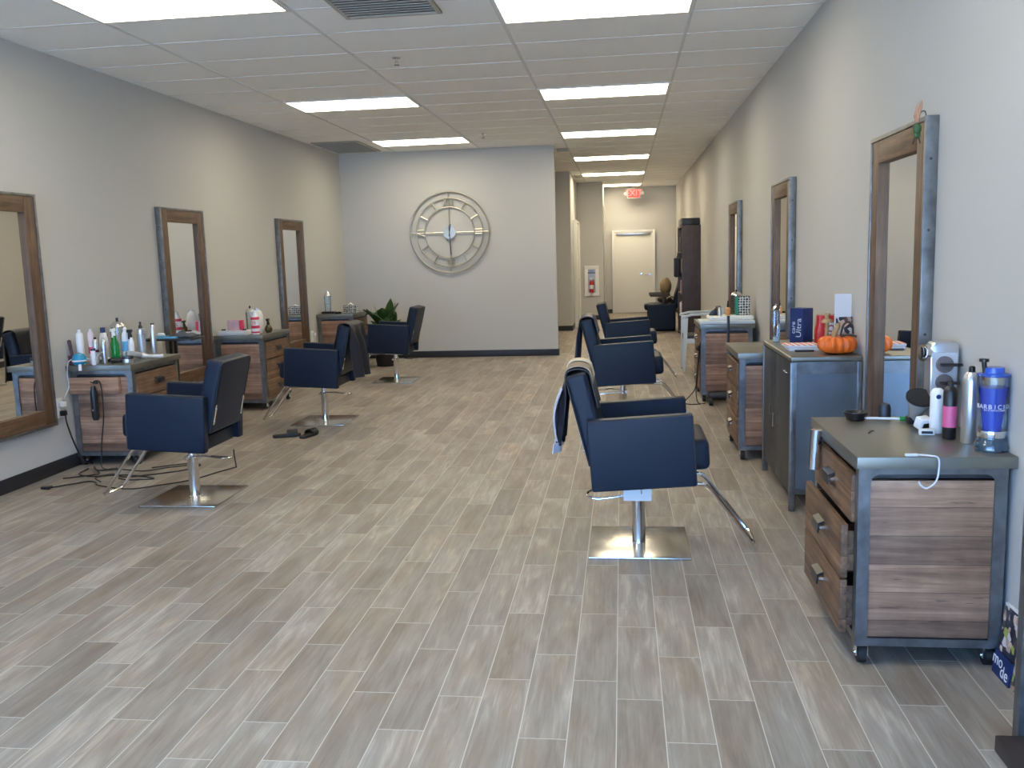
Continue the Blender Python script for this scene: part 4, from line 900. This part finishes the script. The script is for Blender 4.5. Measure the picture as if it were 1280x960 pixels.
bottle('spray_can', 'tall slim silver can at the right end of the crowded left station', L1(-3.772, 6.91), canprof(0.022, 0.265, 0.012, 0.7), M['silver'], M['black'], [(0.013, 0.265), (0.013, 0.278), (0, 0.28)])
tn = T('pomade_tin', 'round silver tin with black lid in front of the white flat iron', 'tin', L1(-3.815, 6.58))
MB().lathe([(0, 0), (0.040, 0), (0.040, 0.028), (0, 0.028)]).build('body', M['silver'], tn); MB().lathe([(0.0, 0.028), (0.042, 0.028), (0.042, 0.048), (0, 0.05)]).build('lid', M['steeldark'], tn)
fi = T('flat_iron', 'grey and white flat iron lying at the right end of the crowded left station', 'flat iron', (-3.80, 6.72, Z1+0.028), 0.9)
MB().tube([(-0.10, 0, 0.03), (-0.03, 0, 0.02), (0.02, 0, 0.012)], 0.02, 10, radii=[0.026, 0.026, 0.018]).build('barrel', M['silverplate'], fi)
MB().tube([(0.02, 0, 0.012), (0.07, 0, 0.0), (0.16, 0, -0.012), (0.19, 0, -0.012)], 0.014, 10, radii=[0.020, 0.012, 0.013, 0.016]).build('handle', M['whitep'], fi)
for k, (x, y, lab) in enumerate(((-3.90, 6.58, 'dark round brush lying before the green spray bottle'), (-3.955, 6.61, 'dark brown round brush between the slim silver bottles and the tin'))):
    o = T('round_brush', lab, 'hair brush', (x, y, Z1+0.018), 0.7+k)
    MB().cyl((-0.05, 0, 0), (0.03, 0, 0), 0.018, seg=14).build('bristle_barrel', M['black'], o); MB().cyl((0.03, 0, 0), (0.09, 0, 0), 0.008, 0.006, seg=10).build('handle', M['purple'], o)
hc = T('curling_iron', 'black curling iron hanging on the end of the crowded left station', 'curling iron', (-3.985, 6.355, 0.42), 0)
MB().tube([(0, 0, -0.05), (0, 0, -0.02), (0, 0, 0.16), (0, 0, 0.21)], 0.02, 14, radii=[0.020, 0.029, 0.026, 0.014]).build('handle', M['black'], hc)
MB().cyl((0, -0.024, 0.03), (0, -0.030, 0.03), 0.008, seg=12).build('dial', M['chrome'], hc)
MB().tube(smooth_path([(-0.03, 0.02, 0.24), (0, 0.0, 0.235), (0.02, 0.0, 0.25), (0.05, 0.01, 0.24), (0.062, 0.01, 0.15), (0.058, 0.01, -0.02), (0.03, 0.01, -0.18), (0.02, 0.0, -0.30), (0.04, -0.04, -0.412), (0.2, -0.1, -0.413)]), 0.0045, 6).build('cord', M['cord'], hc)
MB().box(0.0, 0.03, 0.0, 0.022, 0.225, 0.245, 0.003).build('hook', M['steeldark'], hc)

# wooden ledge block protruding at the near end of that station
o = MB().box(-4.20, -3.80, 6.392, 6.428, 0.565, 0.69, 0.003).build('wooden_ledge', M['wood_end']); tag(o, 'pale wooden board fixed across the top of the crowded left station end', 'board')
o.location = (0, 0, 0)
# outlet boxes
def outlet(y, z, lab, plugs):
    o = T('wall_outlet', lab, 'outlet', (XL+0.001, y, z))
    MB().box(0, 0.006, -0.045, 0.045, -0.075, 0.075, 0.003).box(0.006, 0.010, -0.017, 0.017, -0.055, -0.01, 0.002).box(0.006, 0.010, -0.017, 0.017, 0.01, 0.055, 0.002).build('plate', M['whitep'], o)
    for zz, m in plugs:
        MB().box(0.010, 0.05, -0.022, 0.022, zz-0.02, zz+0.02, 0.008, 3).build('plug', m, o)
    return o
ol = outlet(6.27, 0.48, 'white wall outlet with two plugs between near left mirror and station', ((0.03, M['whitep']), (-0.04, M['black'])))
MB().tube(smooth_path([(0.045, 0.0, -0.055), (0.05, 0.0, -0.12), (0.06, 0.05, -0.28), (0.07, 0.12, -0.42), (0.10, 0.2, -0.474)]), 0.006, 6).build('cord', M['cord'], ol)
outlet(11.95, 0.50, 'white wall outlet with a white plug beside the farthest left station', ((0.03, M['whitep']),))
# cords on the floor
cf = T('cable_tangle', 'tangle of black power cables on the floor beside the nearest left station', 'cord', (0, 0, 0))
zf = 0.006
for k, pts in enumerate((
    [(-4.05, 6.30), (-4.00, 6.10), (-3.85, 6.05), (-3.75, 6.12), (-3.60, 6.02), (-3.45, 6.10), (-3.25, 6.25), (-3.20, 6.40), (-3.35, 6.45), (-3.55, 6.32)],
    [(-3.98, 5.72), (-3.88, 5.80), (-3.80, 5.90), (-3.72, 5.86), (-3.66, 5.78), (-3.50, 5.72), (-3.35, 5.70), (-3.20, 5.78), (-3.05, 5.95), (-2.95, 6.2), (-2.88, 6.32)],
    [(-4.05, 5.98), (-3.95, 6.02), (-3.86, 6.12), (-3.92, 6.22), (-3.80, 6.28)],
    [(-3.62, 5.98), (-3.50, 5.92), (-3.35, 5.98), (-3.62, 6.08), (-3.80, 6.0), (-3.70, 5.88)],
    [(-4.02, 6.33), (-3.9, 6.2), (-3.75, 6.25), (-3.55, 6.20), (-3.4, 6.3), (-3.3, 6.38)])):
    q = MB().tube(smooth_path([(x, y, zf+0.004*(i % 3 == 1)+0.001*k) for i, (x, y) in enumerate(pts)], 9), 0.005, 6)
    q.build('cord', M['cord'], cf)
MB().box(-4.03, -3.97, 5.69, 5.74, 0.0, 0.02, 0.005).build('plug', M['black'], cf)
MB().tube([(-2.88, 6.32, 0.006), (-2.90, 6.34, 0.10), (-2.9, 6.34, 0.14)], 0.005).build('upright_cord', M['cord'], cf)

# ------------------------------------------------------------------ black side table before the second mirror
tt = T('side_table', 'black side table in front of the second left mirror', 'table', (-3.97, 7.60, 0))
MB().box(-0.23, 0.24, -0.14, 0.14, 0.865, 0.882, 0.004).build('tabletop', M['steeldark'], tt)
MB().box(-0.03, -0.005, -0.012, 0.012, 0.02, 0.865, 0.003).box(0.015, 0.04, -0.012, 0.012, 0.02, 0.865, 0.003).build('column', M['black'], tt)
MB().box(-0.18, 0.20, -0.12, -0.09, 0.0, 0.025, 0.004).box(-0.18, 0.20, 0.09, 0.12, 0.0, 0.025, 0.004).box(-0.04, 0.05, -0.12, 0.12, 0.002, 0.022, 0.004).build('base', M['black'], tt)
Zt = 0.8825
o = MB().box(-0.10, 0.11, -0.08, 0.08, 0, 0.016, 0.003).build('folder', M['bluecard']); tag(o, 'light blue folder on the black side table', 'folder', loc=(-4.00, 7.57, Zt), rz=0.08)
def tw_fn(u, v):
    return ((u-0.5)*0.24, (v-0.5)*0.17, 0.018+0.045*math.sin(u*PI)*math.sin(v*PI)*(0.7+0.3*math.sin(u*11+v*7)))
o = MB().grid(tw_fn, 24, 16, 0.012).build('crumpled_towel', M['greytowel']); tag(o, 'crumpled dark grey towel on the black side table', 'towel', loc=(-3.87, 7.62, Zt+0.0))
o = MB().ball((0, 0, 0.018), 0.022, 1.6, 1, 0.8).ball((0.02, 0.01, 0.015), 0.016).build('tissue', M['whitep']); tag(o, 'crumpled white tissue on the black side table', 'tissue', loc=(-4.05, 7.55, Zt+0.014))

# ------------------------------------------------------------------ second left station items (top x -4.2..-3.67, y 8.89..9.67)
o = MB().box(-0.17, 0.13, -0.09, 0.12, 0, 0.045, 0.004).build('paper_stack', M['offwhite']); tag(o, 'flat white stack of papers on the second left station', 'papers', loc=(-3.99, 9.02, Z1))
MB().box(-0.16, 0.12, -0.1, -0.091, 0.01, 0.02).build('lower_sheet', M['pages'], o)
jg = T('jug', 'white plastic jug with red label on the second left station', 'jug', (-3.775, 8.985, Z1))
MB().lathe([(0.036, 0), (0.042, 0.006), (0.042, 0.165), (0.032, 0.20), (0.016, 0.225), (0, 0.226)]).build('body', M['whitep'], jg); MB().lathe([(0.016, 0.225), (0.018, 0.228), (0.016, 0.25), (0, 0.251)]).build('cap', M['whitep'], jg)
q = MB()
for z0, z1 in ((0.155, 0.182), (0.065, 0.095), (0.018, 0.034)): q.lathe([(0.041, z0), (0.0427, z0), (0.0427, z1), (0.041, z1)])
q.text('20', 0.05, 0.002, Matrix.Translation((0.0, -0.0432, 0.122)) @ Matrix.Rotation(PI/2, 4, 'X')); q.build('red_label', M['redlabel'], jg)
px_ = T('gift_box', 'pale pink and silver box standing on the white papers', 'box', (-4.03, 9.07, Z1+0.046))
MB().box(-0.075, 0.055, -0.03, 0.03, 0, 0.105, 0.003).build('carton', M['pinkbox'], px_); MB().box(0.056, 0.085, -0.03, 0.03, 0, 0.10, 0.002).build('red_side', M['redlabel'], px_)
j2 = T('glass_jar', 'tall glass jar with black knob behind the red labelled jug', 'jar', (-3.935, 9.25, Z1))
MB().lathe([(0.0, 0), (0.045, 0), (0.048, 0.22), (0.045, 0.22)]).build('glass_body', M['shell'], j2); MB().lathe([(0.049, 0.22), (0.04, 0.245), (0.01, 0.26), (0, 0.26)]).build('lid', M['silver'], j2); MB().cyl((0, 0, 0.258), (0, 0, 0.285), 0.008).build('knob', M['black'], j2)
o = T('jug', 'larger round shouldered white jug directly behind the red labelled jug', 'jug', (-3.835, 9.20, Z1))
MB().lathe([(0.05, 0), (0.055, 0.01), (0.058, 0.18), (0.045, 0.225), (0.022, 0.245), (0, 0.246)]).build('body', M['whitep'], o); MB().lathe([(0.024, 0.245), (0.024, 0.262), (0, 0.264)]).build('cap', M['silver'], o)
am = bottle('spray_bottle', 'small round amber spray bottle with black trigger on the second left station', (-3.73, 9.22, Z1), [(0.025, 0), (0.038, 0.02), (0.040, 0.045), (0.028, 0.072), (0.012, 0.085), (0, 0.086)], M['amber']); spray_head(am, 0.084, 0.036, M['black'], 1.1)
for x, y, lab in ((-4.13, 9.0, 'small black clip on the white papers near the mirror'), (-3.90, 8.99, 'small black clip on the white papers beside the red labelled jug')):
    o = MB().box(-0.022, 0.022, -0.008, 0.008, 0, 0.014, 0.003).build('hair_clip', M['black']); tag(o, lab, 'hair clip', loc=(x, y, Z1+0.0465), rz=0.3, group='hair clips on the papers')
# ------------------------------------------------------------------ third left station items
o = T('glass_jar', 'clear glass jar with chrome lid on the farthest left station', 'jar', (-4.11, 12.36, Z1+0.03))
MB().lathe([(0.0, 0), (0.045, 0), (0.050, 0.22), (0.047, 0.22)]).build('glass_body', M['shell'], o); MB().lathe([(0.05, 0.22), (0.045, 0.245), (0.02, 0.275), (0, 0.278)]).build('lid', M['chrome'], o); MB().cyl((0, 0, 0.276), (0, 0, 0.30), 0.008).build('knob', M['chrome'], o)
o = MB().box(-0.07, 0.11, -0.06, 0.06, 0, 0.03, 0.006).build('black_case', M['black']); tag(o, 'flat black case under the glass jar on the farthest left station', 'case', loc=(-4.12, 12.36, Z1))
tb = T('tissue_box', 'black and white patterned tissue box on the farthest left station', 'tissue box', (-3.80, 12.42, Z1))
MB().box(-0.09, 0.09, -0.06, 0.06, 0, 0.105, 0.004).build('carton', M['pattern'], tb)
MB().grid(lambda u, v: ((u-0.5)*0.09, (v-0.5)*0.05, 0.107+0.035*math.sin(u*PI)*(0.5+0.5*math.sin(v*PI))), 10, 6, 0.002).build('tissue', M['offwhite'], tb)
o = MB().lathe([(0, 0), (0.045, 0), (0.05, 0.022), (0.046, 0.022), (0.04, 0.006), (0, 0.006)]).build('dish', M['black']); tag(o, 'small black dish between the glass jar and the tissue box', 'dish', loc=(-3.95, 12.30, Z1))

# ------------------------------------------------------------------ potted plant
pp = T('potted_plant', 'broad leaved green plant in a black pot behind the third left chair', 'plant', (-3.38, 12.62, 0))
MB().lathe([(0.0, 0), (0.13, 0), (0.17, 0.27), (0.18, 0.29), (0.165, 0.29), (0.16, 0.26), (0, 0.26)]).build('pot', M['black'], pp)
MB().lathe([(0.158, 0.262), (0.1, 0.27), (0, 0.275)]).build('soil', M['soil'], pp)
rnd = random.Random(11)
def leaf(base, az, el, ln, wd, droop, m, name='leaf'):
    def fn(u, v):
        s = u*ln; w = wd*math.sin(PI*min(1, u**0.75))*(v-0.5)*2*0.5
        r = s*math.cos(el)*(1-0.15*u); z = s*math.sin(el)-droop*u*u*ln
        z -= 0.25*abs(v-0.5)*wd*0.3
        x = r*math.cos(az)-w*math.sin(az); y = r*math.sin(az)+w*math.cos(az)
        z += abs(v-0.5)*wd*0.35
        return (base[0]+x, base[1]+y, base[2]+z)
    return MB().grid(fn, 14, 5, 0.0015).build(name, m, pp)
for k in range(30):
    az = k*2.4+rnd.uniform(-0.3, 0.3); el = rnd.uniform(0.7, 1.35); h0 = rnd.uniform(0.42, 0.66)
    r0 = rnd.uniform(0.02, 0.13); bx, by = r0*math.cos(az), r0*math.sin(az)
    MB().tube([(bx*0.4, by*0.4, 0.26), (bx*0.8, by*0.8, 0.26+(h0-0.26)*0.6), (bx, by, h0)], 0.006, 6).build('stalk', M['leaf'], pp)
    leaf((bx, by, h0), az, el, rnd.uniform(0.30, 0.44), rnd.uniform(0.12, 0.18), rnd.uniform(0.15, 0.55), M['leaf'])
for az, ln in ((3.5, 0.2), (5.6, 0.22)): leaf((0.06*math.cos(az), 0.06*math.sin(az)-0.05, 0.70), az, 1.2, ln, 0.08, 0.1, M['leafy'], 'young_leaf')

# sandals
def sandal(x, y, rz, lab):
    o = T('sandal', lab, 'shoe', (x, y, 0), rz, group='pair of black sandals on the floor')
    prof = [(-0.11, -0.035), (-0.05, -0.04), (0.05, -0.045), (0.10, -0.035), (0.12, 0.0), (0.10, 0.035), (0.05, 0.045), (-0.05, 0.035), (-0.11, 0.03), (-0.125, 0.0)]
    MB().prism(prof, 0, 0.025, 'z', 0.006).build('sole', M['rubber'], o)
    MB().grid(lambda u, v: (-0.0+u*0.09, 0.046*math.cos(PI*(1-v)), 0.02+0.045*math.sin(PI*v)), 6, 14, 0.006).build('strap', M['black'], o)
sandal(-2.93, 7.50, 0.45, 'black sandal on the floor by the second left chair, left of the pair')
sandal(-2.74, 7.52, 1.35, 'black sandal on the floor by the second left chair, right of the pair')

# ------------------------------------------------------------------ hall furniture
bk = T('bookcase', 'tall dark brown bookcase against the right wall in the hall', 'bookcase', (1.02, 15.9, 0))
Wd, Ln, Ht = 0.32, 1.15, 1.94
MB().box(0, Wd, 0, 0.025, 0, Ht-0.001, 0.002).box(0, Wd, Ln-0.025, Ln, 0, Ht-0.001, 0.002).box(Wd-0.012, Wd, 0.025, Ln-0.025, 0, Ht-0.001).build('side_panels', M['darkwood'], bk)
for z in (0.04, 0.40, 0.76, 1.12, 1.48, 1.915): MB().box(0.004, Wd-0.013, 0.026, Ln-0.026, z-0.012, z+0.012, 0.001).build('shelf', M['darkwood'], bk)
q = MB()
for k in range(5):
    z = 0.3+k*0.36; q.cyl((Wd/2, 0, z), (Wd/2, -0.002, z), 0.005, seg=8)
q.box(Wd/2-0.0015, Wd/2+0.0015, -0.0006, 0.0, 0.1, Ht-0.1).build('seam_trim', M['steeldark'], bk)
o = MB().box(-0.15, 0.15, -0.5, 0.5, 0, 0.12, 0.01).build('storage_box', M['black']); tag(o, 'long black storage box on top of the dark bookcase', 'box', loc=(1.18, 16.48, 1.941))
for i, (y, z, w, h, m, lab) in enumerate(((16.12, 1.132, 0.10, 0.24, 'offwhite', 'white binder on the second shelf from the top of the bookcase'),
        (16.2, 0.772, 0.16, 0.20, 'mp', 'purple box on the middle shelf of the dark bookcase'),
        (16.42, 0.772, 0.14, 0.22, 'orangeb', 'orange box beside the purple one on the bookcase'),
        (16.2, 0.412, 0.18, 0.22, 'pinkbox', 'pale pink box on a low shelf of the bookcase'),
        (16.5, 1.492, 0.20, 0.26, 'brown', 'dark brown case on the top open shelf of the bookcase'),
        (16.55, 0.412, 0.2, 0.18, 'offwhite', 'white box on a low shelf of the bookcase'))):
    mm = M.get(m) or mat('purple_card', (0.16, 0.11, 0.28), 0.6)
    o = MB().box(0.0, 0.2, -w/2, w/2, 0, h, 0.004).build('shelf_box', mm); tag(o, lab, 'box', loc=(1.03, y, z))
bgs = T('hanging_bag', 'black bag hanging on the front of the dark bookcase', 'bag', (0.985, 16.35, 1.05))
MB().box(-0.07, 0.03, -0.14, 0.14, 0, 0.34, 0.03, 3).build('body', M['cloth'], bgs); MB().tube(smooth_path([(-0.02, -0.08, 0.33), (-0.01, -0.05, 0.42), (0.0, 0.05, 0.42), (-0.02, 0.08, 0.33)]), 0.008).build('strap', M['black'], bgs)

rc = T('recliner_chair', 'black reclining salon chair with tan head cushion at the end of the hall', 'recliner', (0.78, 17.75, 0))
MB().box(-0.26, 0.22, -0.28, 0.28, 0.0, 0.42, 0.03, 3).build('base', M['leather'], rc)
MB().box(-0.36, 0.16, -0.23, 0.23, 0.40, 0.52, 0.045, 4).build('seat', M['leather'], rc)
MB().box(-0.06, 0.06, -0.25, 0.25, 0.0, 0.62, 0.04, 4, M=Matrix.Translation((0.20, 0, 0.42)) @ Matrix.Rotation(0.30, 4, 'Y')).build('backrest', M['leather'], rc)
for s in (-1, 1):
    MB().box(-0.30, 0.22, s*0.30-0.05, s*0.30+0.05, 0.02, 0.52, 0.04, 4).build('side_panel', M['leather'], rc)
    MB().box(-0.26, 0.12, s*0.30-0.045, s*0.30+0.045, 0.66, 0.72, 0.02, 3).box(-0.02, 0.02, s*0.30-0.02, s*0.30+0.02, 0.5, 0.68, 0.004).build('armrest', M['skinwood'], rc)
MB().ball((0.05, 0, 0.84), 0.15, 0.75, 1.2, 1.15).build('head_cushion', M['tanleather'], rc)
MB().ball((0.05, -0.1, 0.60), 0.13, 1.3, 0.9, 0.6).build('seat_cushion', mat('olive_cushion', (0.09, 0.075, 0.04), 0.8), rc)
MB().tube(smooth_path([(0.05, -0.34, 0.62), (0.12, -0.35, 0.66), (0.18, -0.34, 0.60)]), 0.014).build('side_lever', M['chrome'], rc)
bb = T('waste_basket', 'small tan basket on the floor between the recliner and the bookcase', 'basket', (1.14, 17.45, 0))
MB().lathe([(0.0, 0), (0.08, 0), (0.10, 0.26), (0.092, 0.26), (0.075, 0.01), (0, 0.01)]).build('body', M['tan'], bb); MB().lathe([(0.103, 0.25), (0.106, 0.255), (0.103, 0.265), (0.09, 0.265)]).build('rim', M['stem'], bb)

ac = T('armchair', 'pale blue painted armchair with black seat behind the far right station', 'chair', (1.0, 11.70, 0))
q = MB()
for s in (-1, 1):
    leg = MB().prism([(-0.255, 0), (-0.225, 0), (-0.19, 0.68), (-0.245, 0.68)], s*0.25-0.018, s*0.25+0.018, 'y', 0.004); leg.build('leg', M['paleblue'], ac)
    leg = MB().prism([(0.20, 0), (0.235, 0), (0.25, 0.80), (0.20, 0.80)], s*0.25-0.018, s*0.25+0.018, 'y', 0.004); leg.build('leg', M['paleblue'], ac)
    MB().prism([(-0.265, 0.675), (-0.15, 0.705), (0.21, 0.715), (0.21, 0.74), (-0.15, 0.732), (-0.265, 0.705)], s*0.25-0.03, s*0.25+0.03, 'y', 0.005).build('armrest', M['paleblue'], ac)
    MB().box(-0.22, 0.21, s*0.25-0.012, s*0.25+0.012, 0.36, 0.42, 0.004).build('side_rail', M['paleblue'], ac)
MB().box(-0.23, 0.20, -0.235, 0.235, 0.38, 0.46, 0.02, 3).build('seat', M['black'], ac)
MB().box(0.19, 0.235, -0.23, 0.23, 0.45, 0.80, 0.015, 3).box(0.195, 0.22, -0.23, 0.23, 0.30, 0.45).build('backrest', M['black'], ac)

# ------------------------------------------------------------------ right edge: rack post and leaning print
rk = T('display_rack', 'dark steel display rack post with brown foot at the right edge', 'rack', (1.202, 2.69, 0))
MB().box(-0.045, -0.005, 0.0, 0.04, 0.0, 1.75, 0.003).build('post', M['steel'], rk)
MB().box(0.09, 0.13, 0.0, 0.04, 0.0, 1.75, 0.003).build('rear_post', M['steel'], rk)
MB().box(-0.11, 0.13, -0.25, -0.001, 0.0, 0.05, 0.004).build('foot', M['brown'], rk)
for z in (0.9, 1.3, 1.7): MB().box(-0.004, 0.13, -0.3, 0.0, z, z+0.02, 0.002).build('shelf', M['brown'], rk)
po = T('leaning_print', 'glossy collage print standing on the floor against the right wall', 'poster', (1.30, 3.05, 0))
RT = Matrix.Rotation(-0.12, 4, 'Y')
MB().box(0.0, 0.008, -0.30, 0.185, 0.0, 0.25, M=Matrix.Rotation(0.12, 4, 'Y')).build('printed_sheet', M['collage'], po)
MB().box(-0.001, 0.009, -0.30, 0.185, 0.25, 0.257, M=Matrix.Rotation(0.12, 4, 'Y')).build('white_edge', M['offwhite'], po)
q = MB(); bx = Matrix.Rotation(0.12, 4, 'Y')
q2 = MB().box(-0.010, -0.002, 0.045, 0.18, 0.0, 0.085, M=bx).build('dark_label', M['navy'], po)
tx = MB(); tx.text('mo', 0.062, 0.001, bx @ Matrix.Translation((-0.0112, 0.145, 0.056)) @ Matrix.Rotation(-PI/2, 4, 'Z') @ Matrix.Rotation(PI/2, 4, 'X')).text('de', 0.062, 0.001, bx @ Matrix.Translation((-0.0112, 0.085, 0.030)) @ Matrix.Rotation(-PI/2, 4, 'Z') @ Matrix.Rotation(PI/2, 4, 'X'))
tx.build('lettering', M['whitep'], po)

# ------------------------------------------------------------------ world, camera, view
wd = bpy.data.worlds.new('daylight'); SC.world = wd; wd.use_nodes = True
bg = wd.node_tree.nodes['Background']; bg.inputs['Color'].default_value = rgb(SKY_C); bg.inputs['Strength'].default_value = SKY_E

sun = bpy.data.lights.new('sun', 'SUN'); sun.energy = SUN_E; sun.color = SUN_C; sun.angle = 0.01
so = bpy.data.objects.new('sun', sun); COL.objects.link(so)
so.rotation_euler = Vector((0.45, 0.75, 1.35)).to_track_quat('Z', 'Y').to_euler()

cam = bpy.data.cameras.new('camera'); co = bpy.data.objects.new('camera', cam); COL.objects.link(co)
cam.sensor_width = 36; cam.lens = 1132/1280*36; cam.clip_end = 200
yaw, pit, rol = 0.1236, 0.1409, -0.030
cy, sy = math.cos(yaw), math.sin(yaw)
fwd = Vector((-sy*math.cos(pit), cy*math.cos(pit), -math.sin(pit))); right = Vector((cy, sy, 0)); up = right.cross(fwd)
r2 = right*math.cos(rol)+up*math.sin(rol); u2 = -right*math.sin(rol)+up*math.cos(rol)
Mc = Matrix((r2, u2, -fwd)).transposed().to_4x4(); Mc.translation = Vector((0, 0, 1.515))
co.matrix_world = Mc
SC.camera = co
SC.view_settings.view_transform = 'Standard'; SC.view_settings.look = 'None'; SC.view_settings.gamma = 1; SC.view_settings.use_curve_mapping = False
SC.view_settings.exposure = 0.1
SC.cycles.use_denoising = True
SC.cycles.max_bounces = 10; SC.cycles.diffuse_bounces = 6; SC.cycles.glossy_bounces = 5; SC.cycles.transmission_bounces = 8; SC.cycles.transparent_max_bounces = 12
SC.cycles.sample_clamp_indirect = 6
